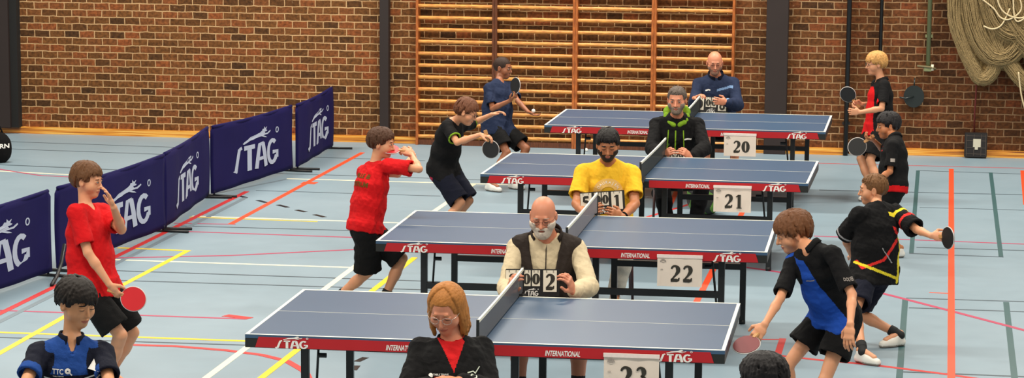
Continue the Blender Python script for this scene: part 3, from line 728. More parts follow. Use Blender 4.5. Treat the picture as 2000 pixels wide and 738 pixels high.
SKIN = {
 'fair': mat('skin_fair', (214, 150, 112), .5, sss=.12, var=.06, scale=12), 'asian': mat('skin_light_tan', (208, 148, 106), .5, sss=.12, var=.05, scale=12),
 'tan': mat('skin_tan', (178, 112, 72), .5, sss=.12, var=.06, scale=12), 'brown': mat('skin_brown', (152, 92, 60), .5, sss=.12, var=.06, scale=12),
 'ruddy': mat('skin_ruddy', (210, 136, 104), .48, sss=.12, var=.10, scale=18)}
LIP = mat('lips', (176, 100, 80), .45, sss=.1)
EYEW = mat('eye_white', (222, 214, 206), .3); EYED = mat('eye_dark', (36, 26, 22), .25); LASH = mat('lash', (38, 26, 22), .7)
SHOEW = mat('shoe_white', (226, 222, 214), .5, var=.05, scale=30); SOLE = mat('shoe_sole', (150, 140, 130), .7); BLK = mat('cloth_black', (12, 11, 12), .9, spec=.15, var=.15, scale=20, bump=.15, bscale=120)
def hairmat(n, c): return mat('hair_'+n, c, .62, var=.35, scale=70, bump=.3, bscale=110, spec=.3, stretch=(1, 1, .25))
def cloth(n, c, rough=.88): return mat('cloth_'+n, c, rough, spec=.2, var=.10, scale=14, bump=.2, bscale=140)

def head_world(c, M, s):
    c = np.array(c, float)
    return lambda p: c+M@(np.array(p, float)*s)

def hand(W, dirn, normal, thumb_side, s, curl, splay=.1, k=.004):
    """W wrist, dirn along the hand, normal = palm side, thumb_side = direction of the thumb; curl per finger joint in radians"""
    d = unit(dirn); n = unit(normal-d*(np.array(normal)@d)); t = unit(thumb_side-d*(np.array(thumb_side)@d)-n*(np.array(thumb_side)@n))
    P = []; L = .095*s
    P.append(econe(W+d*.0, W+d*L*.55, .022*s, .017*s, .036*s, .014*s, t, .012)); P.append(econe(W+d*L*.4, W+d*L*.95, .036*s, .0145*s, .038*s, .012*s, t, .01))
    tips = []
    for i, (o, ln) in enumerate(((.029, .072), (.0095, .080), (-.0105, .074), (-.029, .058))):
        b = W+d*(L*(.97-.04*abs(i-1)))+t*o*s; dd = unit(d+t*splay*(o/.03)); pos = b; a = 0; nn = n
        cu = curl[i] if hasattr(curl, '__len__') else curl
        for j, fr in enumerate((.45, .3, .25)):
            a += cu*(.9 if j == 0 else 1.0); v = dd*math.cos(a)+nn*math.sin(a); q = pos+v*ln*s*fr
            r0, r1 = (.0092-.0009*j)*s, (.0084-.0009*j)*s; P.append(cone(pos, q, r0, r1, k)); pos = q
        tips.append(pos)
    b = W+d*L*.25+t*.022*s+n*.006*s; v = unit(d*.62+t*.72+n*.25); q = b+v*.045*s; P.append(cone(b, q, .0145*s, .0115*s, .008))
    v2 = unit(d*.85+t*.15+n*(.45 if (curl if not hasattr(curl, '__len__') else curl[1]) > .5 else .15)); q2 = q+v2*.034*s; P.append(cone(q, q2, .011*s, .009*s, .004))
    return P, W+d*L*.7

def build_person(o):
    """o: dict with measured joints; returns (root, dict of frames)"""
    H = o['H']; u = H/1.75; D = o['D']; fat = o.get('fat', 1.0); kid = H < 1.68 and not o.get('adult')
    vox = o.get('vox', .005 if D < 22 else .006)
    J = {}
    hip = atd(*o['hip'], D) if 'hip_z' not in o else atz(*o['hip'], o['hip_z']) if o.get('hip_plane') else atd(*o['hip'], D)
    if 'hip_z' in o and not o.get('hip_plane'): hip[2] = o['hip_z']
    J['hip'] = hip
    J['neck'] = ik(hip, o['neck'], .30*H, o.get('s_neck', 1))
    tu = unit(J['neck']-hip)
    hs = o.get('head_scale', 1.0)*(.225 if kid else .235)/.23*(.97 if kid else 1.0)
    HL = .60*hs*.23+.045*u
    J['head'] = ik(J['neck'], o['head'], HL, o.get('s_head', -1))
    fv = unit(vd(*o['fwd']))                       # torso facing
    side_r = unit(np.cross(fv, tu))                # person's right
    # shoulders
    sh = (.100 if kid else .106)*H*o.get('shw', 1.0)
    base = J['neck']-tu*.042*H
    for nme, sg in (('R', 1), ('L', -1)):
        k_ = 'sh'+nme
        J[k_] = base+side_r*sg*sh if k_ not in o else ik(base, o[k_][:2], sh, o[k_][2])
    sd = unit(J['shR']-J['shL']); cf = unit(np.cross(tu, sd)) if True else fv
    cf = unit(np.cross(tu, sd)); 
    if cf@fv < 0: cf = -cf
    pf = unit(vd(*o.get('pfwd', o['fwd']))); pr = unit(np.cross(pf, tu))
    hw = .052*H
    J['hpR'] = hip+pr*hw-tu*.01; J['hpL'] = hip-pr*hw-tu*.01
    for nme in 'RL':
        J['el'+nme] = ik(J['sh'+nme], o['el'+nme][:2], .172*H, o['el'+nme][2])
        J['wr'+nme] = ik(J['el'+nme], o['wr'+nme][:2], .148*H, o['wr'+nme][2])
        an = o['an'+nme]
        if len(an) == 2: A = atz(an[0], an[1], .05*H+.015)
        else: A = np.array(an, float)
        if o.get('an_rel'): A = np.array([hip[0], hip[1], 0])+RH*an[0]+FH*an[1]+UP*(.05*H+.015+(an[2] if len(an) > 2 else 0))
        J['an'+nme] = A; J['kn'+nme] = two_bone(J['hp'+nme], A, .245*H, .235*H, vd(*o['pole'+nme]))
    g = o.get('ground', 0.0)
    origin = np.array([hip[0], hip[1], 0.0])
    th = (.88 if kid else 1.0)*o.get('limb', 1.0)
    # ---- head frame
    Mh = axes(vd(*o['face'])); 
    if 'roll' in o:
        a = o['roll']; ca_, sa_ = math.cos(a), math.sin(a); Mh = Mh@np.array([[ca_, 0, -sa_], [0, 1, 0], [sa_, 0, ca_]])
    hwf = head_world(J['head'], Mh, hs); hsd = hs
    def HE(c, r, k=.012, op='+', M=None): return ell(hwf(c), np.array(r)*hsd, Mh if M is None else Mh@M, k*hsd, op)
    def HC(a, b, ra, rb, k=.008, op='+'): return cone(hwf(a), hwf(b), ra*hsd, rb*hsd, k*hsd, op)
    P = []
    jw = o.get('jaw', 1.0)
    P += [HE((0, -.012, .030), (.074, .095, .086)), HE((0, .02, -.03), (.060*jw, .068, .082), .03), HE((0, .055, -.088), (.026*jw, .026, .02), .03)]
    P += [HE((sx*.045*jw, .045, -.03), (.026, .03, .03), .025) for sx in (-1, 1)]
    P += [HE((sx*.031, .096, .006), (.019, .014, .012), .012, '-') for sx in (-1, 1)]
    P += [HC((-.03, .082, .026), (.03, .082, .026), .007, .007, .012)]
    nl = o.get('nose', 1.0)
    P += [HC((0, .086, .012), (0, .086+.020*nl, -.030), .007, .010*nl, .008), HE((0, .088, -.033), (.017*nl, .012, .009), .008)]
    P += [HE((0, .084, -.056), (.022, .010, .005), .006), HE((0, .081, -.067), (.018, .011, .006), .006), HC((-.022, .097, -.0615), (.022, .097, -.0615), .002, .002, .003, '-')]
    P += [HE((sx*.031, .078, .006), (.0155, .0145, .0115), .003) for sx in (-1, 1)]
    for sx in (-1, 1):
        P += [HE((sx*.079, -.006, -.004), (.010, .019, .031), .006), HE((sx*.088, -.001, .002), (.006, .010, .018), .005, '-')]
    nr = (.043 if kid else .054)*u**.5*o.get('neckw', 1.0)
    P += [cone(J['neck']-tu*.02, hwf((0, -.02, -.05)), nr*1.05, nr*.95, .02)]
    # ---- torso
    kd = .90 if kid else 1.0
    secs = [(-.06, .150, .105), (.10, .165, .112), (.38, .135*(1+.5*(fat-1)), .100*fat), (.68, .150, .110*(1+.5*(fat-1))), (.86, .138, .092), (.97, .075, .062)]
    def sec(t, w_, d_, e=0):
        pos = hip+(J['neck']-hip)*t; f = min(max(t, 0), 1); s_ = unit(pr*(1-f)+sd*f); return pos, w_*u*kd*(1+.8*(fat-1))+e, d_*u*kd+e, s_
    for a, b in zip(secs[:-1], secs[1:]):
        A, B = sec(*a), sec(*b); P.append(econe(A[0], B[0], A[1], A[2], B[1], B[2], A[3]+B[3], .03))
    for n_ in 'RL':
        s_, e_, w_ = J['sh'+n_], J['el'+n_], J['wr'+n_]
        P += [cone(J['neck']-tu*.030*u, s_, .046*u*kd, .044*u*th, .03), cone(s_, e_, .045*u*th, .037*u*th, .02), cone(e_, e_+(w_-e_)*.35, .037*u*th, .038*u*th, .01), cone(e_+(w_-e_)*.3, w_, .038*u*th, .026*u*th, .012)]
        hp, kn, an = J['hp'+n_], J['kn'+n_], J['an'+n_]
        P += [cone(hp, kn, .083*u*th*(1+.5*(fat-1)), .052*u*th, .03), cone(kn, kn+(an-kn)*.15, .052*u*th, .050*u*th, .015), cone(kn+(an-kn)*.12, kn+(an-kn)*.4, .048*u*th, .052*u*th, .02), cone(kn+(an-kn)*.38, an, .052*u*th, .034*u*th, .02)]
        tp = kn+(an-kn)*.3; P.append(ell(tp-cf*0, (.05*u*th,)*3, None, .02))
        fd = vd(*o.get('foot'+n_, o.get('pfwd', o['fwd']))); fd[2] = 0; fd = unit(fd); J['fd'+n_] = fd
        toe = an+fd*.12*u; toe[2] = max(an[2]-.045*u, .03); P += [cone(an-fd*.02*u, toe, .034*u, .026*u, .015)]
        hd = o.get('hd'+n_); dirn = unit(w_-e_) if hd is None or hd[0] is None else unit(unit(w_-e_)*.35+vd(*hd[0]))
        nrm = vd(*hd[1]) if hd else -side_r; tsd = vd(*hd[2]) if hd else cf; cu = hd[3] if hd else .35; spl = hd[4] if hd and len(hd) > 4 else .12
        hs_ = u*(1.02 if kid else 1.0)
        hp_, cen = hand(w_, dirn, nrm, tsd, hs_, cu, spl); P += hp_; J['hd'+n_] = cen; J['hdir'+n_] = dirn; J['hn'+n_] = nrm
    def slot(C):
        q = (C-hwf((0, 0, 0)))@Mh/hsd
        lip = (np.abs(q[:, 0]) < .024) & (q[:, 1] > .08) & (((q[:, 2]+.0615)/.0085)**2+(q[:, 0]/.024)**2 < 1)
        return lip.astype(int)
    root = smesh('person', P, vox, [SKIN[o['skin']], LIP], None, origin, slot)
    root.location = origin; tag(root, o['label'], 'person')
    fr = dict(J=J, u=u, kd=kd, th=th, fat=fat, sec=sec, tu=tu, cf=cf, sd=sd, pr=pr, pf=pf, hwf=hwf, Mh=Mh, hs=hs, HE=HE, HC=HC, jaw=jw, root=root, origin=origin, vox=vox, H=H, kid=kid, side_r=side_r, nr=nr)
    # ---- eyes, brows
    mb = MB(); lids = o.get('eyes', 'open')
    for sx in (-1, 1):
        if lids == 'open':
            mb.add(*uvs(lambda p: hwf((sx*.031+p[0]*.0128, .0835+p[1]*.0095, .005+p[2]*.0062))-origin))
    if mb.v: mb.build('eyes', EYEW, root, True)
    mb = MB()
    for sx in (-1, 1):
        if lids == 'open': mb.add(*uvs(lambda p: hwf((sx*.031+p[0]*.0058+o.get('gaze', 0)*.004, .0905+p[1]*.0042, .004+p[2]*.0058))-origin))
    if mb.v: mb.build('irises', EYED, root, True)
    mb = MB()
    for sx in (-1, 1):
        zz = .0105 if lids == 'open' else .001
        pts = [(sx*(.031+t*.0155), .0935-.010*t*t-.001, zz-.004*t*t*(1 if lids == 'open' else .3)) for t in np.linspace(-1, 1, 7)]
        mb.tube([hwf(p)-origin for p in pts], [x*hs for x in (.0006, .0014, .0018, .0019, .0018, .0014, .0006)], 5)
    mb.build('eyelashes', LASH, root, True)
    mb = MB()
    for sx in (-1, 1):
        pts = [(sx*(.031+t*.019), .0925-.011*t*t-(0.004 if t > .5 else 0), .0245+.002-.005*t*t) for t in np.linspace(-1, 1, 7)]
        mb.tube([hwf(p)-origin for p in pts], [x*hs*o.get('brow', 1) for x in (.0012, .003, .0036, .0036, .003, .0024, .001)], 6)
    mb.build('eyebrows', hairmat(*o['browc']) if 'browc' in o else hairmat(*o['hairc']), root, True)
    o['hair'](fr, o)
    return fr
def uvs(f, n=10, m=7):
    V = [f((0, 0, 1))]; Fc = []
    for j in range(1, m):
        a = math.pi*j/m
        for i in range(n): b = 2*math.pi*i/n; V.append(f((math.sin(a)*math.cos(b), math.sin(a)*math.sin(b), math.cos(a))))
    V.append(f((0, 0, -1))); e = len(V)-1
    for i in range(n): Fc.append((0, 1+i, 1+(i+1) % n)); Fc.append((e, 1+(m-2)*n+(i+1) % n, 1+(m-2)*n+i))
    for j in range(m-2):
        for i in range(n): a = 1+j*n+i; b = 1+j*n+(i+1) % n; Fc.append((a, a+n, b+n, b))
    return V, Fc

for root_, bun in NET_BUNDLE:          # the solid heart of the bundled net
    PRS = []
    for C3, r_ in bun: PRS += [cone(a_, b_, r_*1.1, r_*1.1, .06) for a_, b_ in zip(C3[:-1], C3[1:])]
    PRS += [ell((.12, .07, .50), (.70, .085, .46), None, .06), ell((.75, .07, .45), (.5, .08, .5), None, .06), ell((-.32, .07, .12), (.2, .07, .30), None, .05)]
    tag(smesh('net_bundle', PRS, .012, net_cloth_material(), root_, np.zeros(3), None, .012, 30, 9, (1.6, 1, .35)), kind='stuff')
# ---- hair
def hair_short(front=.052, side=.006, back=-.055, vol=.013, tuft=.012, n=150, fringe=0.0, sweep=0.0, seed=1, rad=.0075, buzz=False, temple=.045):
    def f(fr, o):
        rnd = random.Random(seed); HE, HC, hwf = fr['HE'], fr['HC'], fr['hwf']; P = []
        cx = (0, -.014, .032); R = np.array((.0755, .096, .088))+vol*.45
        P.append(HE(cx, R, .004))
        Mh = fr['Mh']; hs = fr['hs']; c0 = hwf((0, 0, 0)); RR = .2*hs
        def PL(pl, k=.004): return planes(c0, RR, [(Mh@np.array(n_, float), d*hs) for n_, d in pl], k*hs)
        P.append(PL([((0, -1, 0), -temple), ((0, 0, 1), front)]))             # the face
        P.append(PL([((0, -1, .25), .012), ((0, 0, 1), side)]))              # by the ears
        P.append(PL([((0, 0, 1), back)]))
        def ang(phi):        # how far down the skull hair goes at azimuth phi (0=front)
            a = abs(phi)/math.pi
            zf = np.interp(a, [0, .22, .36, .5, .62, 1], [front-fringe, front-fringe*.9, side+.012, side, back+.02, back])
            return zf
        if not buzz:
            n2 = int(n*1.5)
            for i in range(n2):
                phi = (i*2.399963) % (2*math.pi)-math.pi; zf = ang(phi); r2 = R+vol*.25
                tht_end = math.acos(max(-1, min(1, (zf-cx[2])/r2[2]))); t0 = tht_end*rnd.uniform(.08, .75); ln = rnd.uniform(.6, 1.1); t1 = min(t0+ln, tht_end*rnd.uniform(.86, 1.04)); dphi = rnd.gauss(sweep, .13)*(t1-t0); lf = rnd.gauss(.02, .03)
                pts = []
                for q in range(4):
                    t = t0+(t1-t0)*q/3; ph = phi+dphi*q/3; lift = 1+lf*(.4+.35*q)
                    pts.append((cx[0]+r2[0]*lift*math.sin(t)*math.sin(ph), cx[1]+r2[1]*lift*math.sin(t)*math.cos(ph), cx[2]+r2[2]*lift*math.cos(t)))
                r_ = rad*rnd.uniform(.75, 1.15)
                for a, b, ra, rb in zip(pts[:-1], pts[1:], (r_, r_, r_*.85), (r_, r_*.85, r_*.35)): P.append(HC(a, b, ra, rb, tuft*.35))
        smesh('hair', P, max(.0028, min(.0042, fr['vox']*.75)), hairmat(*o['hairc']), fr['root'], fr['origin'], None, 0 if not buzz else .0004, 190, seed)
    return f
def hair_bald(ring=None, beard=None, seed=1, ringh=.02):
    def f(fr, o):
        HE, HC, hwf = fr['HE'], fr['HC'], fr['hwf']; Mh = fr['Mh']; hs = fr['hs']; c0 = hwf((0, 0, 0)); RR = .2*hs
        def PL(pl, k=.004): return planes(c0, RR, [(Mh@np.array(n_, float), d*hs) for n_, d in pl], k*hs)
        if ring:
            P = [HE((0, -.013, .03), (.0775, .098, .085), .004), PL([((0, -1, 0), -.03)]), PL([((0, 0, -1), -ringh)]), PL([((0, 0, 1), -.05)]), PL([((0, -1, .25), .012), ((0, 0, 1), .0)])]
            smesh('hair', P, .0035, hairmat(*ring), fr['root'], fr['origin'], None, .001, 190, seed)
        if beard: beard_mesh(fr, beard[0], beard[1], seed)
    return f
def beard_mesh(fr, c, thick, seed=1):
    HE, HC, hwf = fr['HE'], fr['HC'], fr['hwf']; Mh = fr['Mh']; hs = fr['hs']; c0 = hwf((0, 0, 0)); RR = .2*hs
    def PL(pl, k=.006): return planes(c0, RR, [(Mh@np.array(n_, float), d*hs) for n_, d in pl], k*hs)
    t = thick; jw = fr['jaw']
    P = [HE((0, .02, -.03), (.060*jw+min(t, .004), .068+t*.7, .082+t), .02), HE((.045*jw, .045, -.03), (.026+min(t, .004), .03+t*.5, .03+t*.5), .02), HE((-.045*jw, .045, -.03), (.026+min(t, .004), .03+t*.5, .03+t*.5), .02), HE((0, .055, -.088-t*.4), (.03+t, .03+t, .022+t), .03)]
    P += [PL([((0, 0, -1), .012)]), PL([((0, 0, -1), .042), ((-1, 0, 0), .036), ((1, 0, 0), .036)], .012), PL([((0, 1, 0), -.012)])]
    P += [HE((0, .10, -.063), (.021, .03, .0085), .004, '-'), HE((0, .105, -.036), (.02, .025, .012), .004, '-')]
    P += [PL([((0, -1, 0), .0), ((0, 1, 0), .03), ((0, 0, -1), -.0)])]
    smesh('beard', P, .0035, hairmat(*c), fr['root'], fr['origin'], None, .0014, 170, seed)
def hair_long(seed=4):
    def f(fr, o):
        rnd = random.Random(seed); HE, HC = fr['HE'], fr['HC']; Mh = fr['Mh']; hs = fr['hs']; c0 = fr['hwf']((0, 0, 0)); RR = .3*hs
        def PL(pl, k=.004): return planes(c0, RR, [(Mh@np.array(n_, float), d*hs) for n_, d in pl], k*hs)
        P = [HE((0, -.018, .032), (.086, .100, .094), .006), PL([((0, -1, .12), -.052), ((0, 0, 1), .066)]), PL([((0, 0, 1), -.03)])]
        for i in range(210):
            phi = (i*2.399963) % (2*math.pi)-math.pi
            if abs(phi) < .95: phi = math.copysign(.95+abs(phi)*.55, phi)
            r = np.array((.088, .103, .096)); t0 = rnd.uniform(.1, .9); pts = []
            down = rnd.uniform(.09, .145) if abs(phi) > .8 else rnd.uniform(.06, .1)
            part = .012*(1 if phi > 0 else -1)
            for q in range(5):
                t = t0+(1.62-t0)*q/4; pts.append((r[0]*math.sin(t)*math.sin(phi), -.018+r[1]*math.sin(t)*math.cos(phi)*(1-.25*(q/4) if math.cos(phi) > 0 else 1), .032+r[2]*math.cos(t)))
            x, y, z = pts[-1]; wv = rnd.uniform(-.008, .008)
            pts += [(x*1.02+wv, y*.9, z-down*.5), (x*(1.04+rnd.uniform(-.08, .1)), y*.85-.004, z-down), (x*(.98+rnd.uniform(-.1, .12)), y*.8, z-down*1.25)]
            rr = [.008]*5+[.0085, .007, .003]
            for a, b, ra, rb in zip(pts[:-1], pts[1:], rr[:-1], rr[1:]): P.append(HC(a, b, ra, rb, .003))
        smesh('hair', P, .0035, hairmat(*o['hairc']), fr['root'], fr['origin'], None, .001, 190, seed)
    return f

# ---- clothes
def sleeve(fr, n_, frac, e, k=.02):
    """frac <=1 along upper arm, >1 reaches into the forearm"""
    J, u, th = fr['J'], fr['u'], fr['th']; s, el, w = J['sh'+n_], J['el'+n_], J['wr'+n_]; P = []; cut = []
    sd = fr['cf']
    if frac <= 1:
        b = s+(el-s)*frac; r0 = .045*u*th+e*.8; r1 = .042*u*th+e*1.7
        P += [cone(J['neck']-fr['tu']*.036*u, s, .050*u*fr['kd']+e*.7, .043*u*th+e*.6, .03), cone(s+(el-s)*.02, s+(el-s)*.15, r0*.97, r0, .04), econe(s+(el-s)*.02, b, r0, r0, r1, r1*1.05, sd, k, flat=True)]
        a2 = s+(el-s)*(frac-.16); ext = b+(el-s)*.05
        cut.append(econe(a2, ext, r1*.80, r1*.84, r1*.86, r1*.9, sd, .004, '-', flat=True))
    else:
        g = frac-1; b = el+(w-el)*g; r0 = .044*u*th+e*.6
        P += [cone(J['neck']-fr['tu']*.036*u, s, .052*u*fr['kd']+e*.7, .041*u*th+e*.5, .035), cone(s, el, r0, .040*u*th+e*1.1, .035), cone(el, el+(b-el)*.5, .040*u*th+e*1.2, .038*u*th+e, .015), cone(el+(b-el)*.4, b-(w-el)*.03, .038*u*th+e*1.1, .028*u*th+e*.8, .015)]
        P.append(econe(b-(w-el)*.08, b+(w-el)*.0, .030*u*th+e*.8, .030*u*th+e*.8, .030*u*th+e*.6, .030*u*th+e*.6, sd, .006, flat=True))
    return P, cut
def shirt(fr, o, name, mats, sl=.62, e=.014, hem=-.16, slot=None, neck='crew', loose=1.0, wr=.004, slR=None, h=None, seed=3, hood=False, sleeveless=False, front_open=None, shoulder_pad=0):
    J, u, tu, cf = fr['J'], fr['u'], fr['tu'], fr['cf']; sec = fr['sec']; P = []; cuts = []
    bag = .012*loose
    ss = [(hem, .163, .118, e+bag*1.2), (.02, .165, .118, e+bag), (.36, .146, .108*fr['fat'], e+bag*1.3), (.68, .150, .110, e+bag*.7), (.86, .138, .092, e*.8), (.97, .075, .064, e*.6)]
    for i, (a, b) in enumerate(zip(ss[:-1], ss[1:])):
        A, B = sec(*a), sec(*b); P.append(econe(A[0], B[0], A[1], A[2], B[1], B[2], A[3]+B[3], .035, flat=(i == 0)))
    if not sleeveless:
        for n_ in 'RL':
            p, c = sleeve(fr, n_, sl if n_ == 'L' or slR is None else slR, e); P += p; cuts += c
    elif shoulder_pad:
        for n_ in 'RL': s_ = J['sh'+n_]; P += [cone(J['neck']-tu*.040*u, s_+(J['neck']-s_)*.1, .048*u+e*.6, .042*u+e*.6, .03)]
    hip = J['hip']; N = J['neck']; R = .35*u
    hs = fr['hs']; nk = unit(J['head']-N)
    c = N+nk*.012*u; nr = fr['nr']
    if neck in ('crew', 'v', 'polo', 'zip'):
        cuts.append(cone(N-nk*.0+cf*.006*u, N+nk*.3, nr*(1.12 if neck != 'crew' else 1.16), nr*1.35, .006, '-'))
    if neck == 'crew': cuts.append(cone(N+cf*.055*u+tu*.0, N+cf*.07*u+tu*.06, .032*u, .045*u, .01, '-'))
    if neck in ('v', 'polo'): 
        for q in range(5): t = q/4; cuts.append(cone(N+cf*(.05+.07*t)*u-tu*(.0+.085*t)*u+cf*.04, N+cf*(.060+.050*t)*u-tu*(.085*t-.0)*u, .024*u*(1-t)+.004, .024*u*(1-t)+.004, .004, '-'))
    stand = unit(J['knR']-J['hpR'])@(-tu) > .45 or unit(J['knL']-J['hpL'])@(-tu) > .45
    if stand:
        for n_ in 'RL':
            hp_, kn_ = J['hp'+n_], J['kn'+n_]; P.append(cone(hp_+tu*.02, hp_+(kn_-hp_)*.30, .090*u*fr['th']*(1+.5*(fr['fat']-1))+e+.010, .086*u*fr['th']+e+.012, .03))
        Lt = np.linalg.norm(J['neck']-J['hip']); P.append(planes(J['hip']+tu*(hem*Lt-.3), .5, [(tu, .3)], .004))
    P += cuts
    if front_open:                                # open front of a waistcoat
        P.append(front_open(fr))
    ob = smesh(name, P, h or fr['vox']*1.15, mats, fr['root'], fr['origin'], slot and slot(fr), wr, 30, seed, (1, 1, .8))
    fr['shirt'] = ob
    me = ob.data; fr['bvh'] = BVHTree.FromPolygons([tuple(v.co) for v in me.vertices], [tuple(p.vertices) for p in me.polygons])
    return ob
def collar(fr, m, hgt=.035, r=1.12, name='collar', open_=.5, tilt=.012, thick=.006):
    """folded collar: a band round the neck, open in front"""
    J, u, tu, cf = fr['J'], fr['u'], fr['tu'], fr['cf']; N = J['neck']; nk = unit(unit(J['head']-N)*.5+tu*.6); s = unit(np.cross(nk, cf)); f = np.cross(s, nk); nr = fr['nr']*r+.004; f = cf-nk*(cf@nk); f = unit(f)
    V = []; n = 28; o = fr['origin']
    for i in range(n+1):
        a = open_+(2*math.pi-2*open_)*i/n; dx, dy = math.sin(a), math.cos(a)
        for rr, hh in ((nr+.012*u, -.012*u), (nr+.004*u, hgt*u*.8), (nr+.008*u, hgt*u), (nr+.013*u, hgt*u*.85), (nr+.024*u, -.004*u)):
            drop = -.022*u*max(dy, 0)
            V.append(N+s*dx*rr+f*dy*(rr+.006*u)+nk*(hh+drop)-o)
    k = 5; Fc = []
    for i in range(n):
        for j in range(k): a = i*k+j; b = i*k+(j+1) % k; Fc.append((a, a+k, b+k, b))
    Fc += [tuple(range(k)), tuple(n*k+j for j in range(k))[::-1]]
    return MB().add(V, Fc).build(name, m, fr['root'], True)
def pants(fr, o, name, mats, frac=.75, e=.016, flare=.02, slot=None, wr=.004, top=.1, h=None, seed=5, cuff=None):
    """frac <=1 along the thigh, up to 2 = ankle"""
    J, u, th = fr['J'], fr['u'], fr['th']; sec = fr['sec']; P = []; cuts = []
    A, B, C_ = sec(top, .160, .112, e*.7), sec(.02, .166, .116, e), sec(-.10, .160, .112, e)
    P += [econe(A[0], B[0], A[1], A[2], B[1], B[2], fr['pr'], .02, flat=False), econe(B[0], C_[0], B[1], B[2], C_[1], C_[2], fr['pr'], .03)]
    sdv = fr['pr']; ff = 1+.5*(fr['fat']-1)
    for n_ in 'RL':
        hp, kn, an = J['hp'+n_], J['kn'+n_], J['an'+n_]
        if frac <= 1.15:
            b = hp+(kn-hp)*min(frac, 1.0); 
            if frac > 1: b = kn+(an-kn)*(frac-1)
            r0 = .086*u*th*ff+e; r1 = .062*u*th+e+flare
            P += [cone(hp, hp+(b-hp)*.3, r0, r0, .04), econe(hp+(b-hp)*.1, b, r0, r0, r1, r1*1.08, sdv, .03, flat=True)]
            a2 = hp+(b-hp)*.75; cuts.append(econe(a2, b+(b-hp)*.1, r1*.84, r1*.9, r1*.88, r1*.96, sdv, .004, '-', flat=True))
        else:
            b = kn+(an-kn)*min(frac-1, .97)
            P += [cone(hp, kn, .086*u*th*ff+e, .056*u*th+e, .04), cone(kn, kn+(b-kn)*.5, .056*u*th+e, .054*u*th+e, .02), econe(kn+(b-kn)*.4, b, .054*u*th+e, .054*u*th+e, .045*u+e, .048*u+e, sdv, .02, flat=True)]
    P += cuts
    return smesh(name, P, h or fr['vox']*1.2, mats, fr['root'], fr['origin'], slot and slot(fr), wr, 30, seed)
def shoes(fr, o, m=SHOEW, sole=SOLE, sock=None, sockh=.06):
    J, u = fr['J'], fr['u']
    for n_ in 'RL':
        an, fd = J['an'+n_], J['fd'+n_]; kn = J['kn'+n_]; base = an.copy(); z0 = an[2]-(.05*fr['H']+.015)
        hl = np.array([an[0], an[1], z0])-fd*.035*u; toe = hl+fd*.185*u; sdv = np.cross(fd, UP); mid = hl+fd*.09*u
        P = [cone(hl+UP*.034*u, mid+UP*.036*u+fd*.02*u, .036*u, .042*u, .02), cone(mid+UP*.03*u, toe+UP*.026*u, .043*u, .034*u, .02), cone(hl+UP*.05*u+fd*.015*u, hl+UP*.085*u+fd*.02*u, .036*u, .037*u, .02), cone(hl+UP*.075*u+fd*.045*u, toe-fd*.03*u+UP*.034*u, .040*u, .030*u, .02)]
        P.append(planes(mid, .3*u, [((0, 0, 1), z0-mid[2]+.003)], .003))
        zs = z0+.02*u
        smesh('shoe', P, .0045, [m, sole], fr['root'], fr['origin'], lambda C, zs=zs: (C[:, 2] < zs).astype(int))
        if sock:
            t = unit(kn-an); smesh('sock', [cone(an-t*.02, an+t*sockh*u, .037*u, .042*u, .01), econe(an+t*sockh*u*.5, an+t*(sockh+.03)*u, .044*u, .044*u, .044*u, .044*u, fr['pr'], .004, flat=True)], .0045, sock, fr['root'], fr['origin'])
def band(fr, n_, m, name, t=.93, w_=.012, r=.031):
    J, u = fr['J'], fr['u']; a = J['el'+n_]+(J['wr'+n_]-J['el'+n_])*t; d = unit(J['wr'+n_]-J['el'+n_])
    return smesh(name, [econe(a-d*w_/2, a+d*w_/2, r*u, r*u, r*u, r*u, fr['cf'], .003, flat=True)], .0035, m, fr['root'], fr['origin'])
def glasses(fr, m, r=.021, rz=.016, rim=.0016, label=None):
    hwf, o = fr['hwf'], fr['origin']; mb = MB()
    for sx in (-1, 1):
        mb.tube([hwf((sx*.033+r*math.cos(a), .1035-.006*abs(math.cos(a)*sx > 0)*abs(math.cos(a)), .002+rz*math.sin(a)))-o for a in [2*math.pi*i/18 for i in range(18)]], rim*fr['hs'], 6, True)
        mb.tube([hwf(p)-o for p in ((sx*(.033+r), .098, .008), (sx*.074, .07, .010), (sx*.082, .0, .008), (sx*.080, -.02, -.004))], rim*fr['hs'], 6)
    mb.tube([hwf(p)-o for p in ((-.012, .104, .006), (0, .108, .009), (.012, .104, .006))], rim*fr['hs'], 6)
    g = mb.build('glasses', m, fr['root'], True)
    if label: g['label'] = label
    return g
def decal(fr, name, mb2, m, t, dx=0, dz=0, back=False, parent=None, bvh=None, dirn=None, rot=0, off=.004, axis=None):
    """flat artwork (x right, y up, metres) laid onto the shirt front or back"""
    J, u = fr['J'], fr['u']; N, hp = J['neck'], J['hip']; tu = fr['tu']; f = -fr['cf'] if back else fr['cf']
    if dirn is not None: f = unit(dirn-tu*(dirn@tu))
    xr = unit(np.cross(tu, f))        # seen from outside, pointing to the viewer's right
    c0 = hp+(N-hp)*t if axis is None else axis; o = fr['origin']; bv = bvh or fr['bvh']; cr, sr = math.cos(rot), math.sin(rot)
    V = []; last = None
    for v in mb2.v:
        x, y = v[0]*cr-v[1]*sr+dx, v[0]*sr+v[1]*cr+dz; p = c0+xr*x+tu*y+f*(.27 if axis is None else .12)-o; h_ = bv.ray_cast(Vector(p), Vector(-f))
        if h_[0] is not None: q = np.array(h_[0])+f*off; last = (q-p)@f
        else: q = p+f*(last if last is not None else -.5)
        V.append(q+f*v[2])
    if not V: return
    b = MB(); b.v = [tuple(q) for q in V]; b.f = mb2.f
    return b.build(name, m, parent or fr['shirt'])
ID2 = lambda x, y, z: (x, y, z)
def A_text(s, w_, h_, shear=0, off=.02):
    m = MB(); text(m, s, w_, h_, ID2, shear, off, 0.0); return m
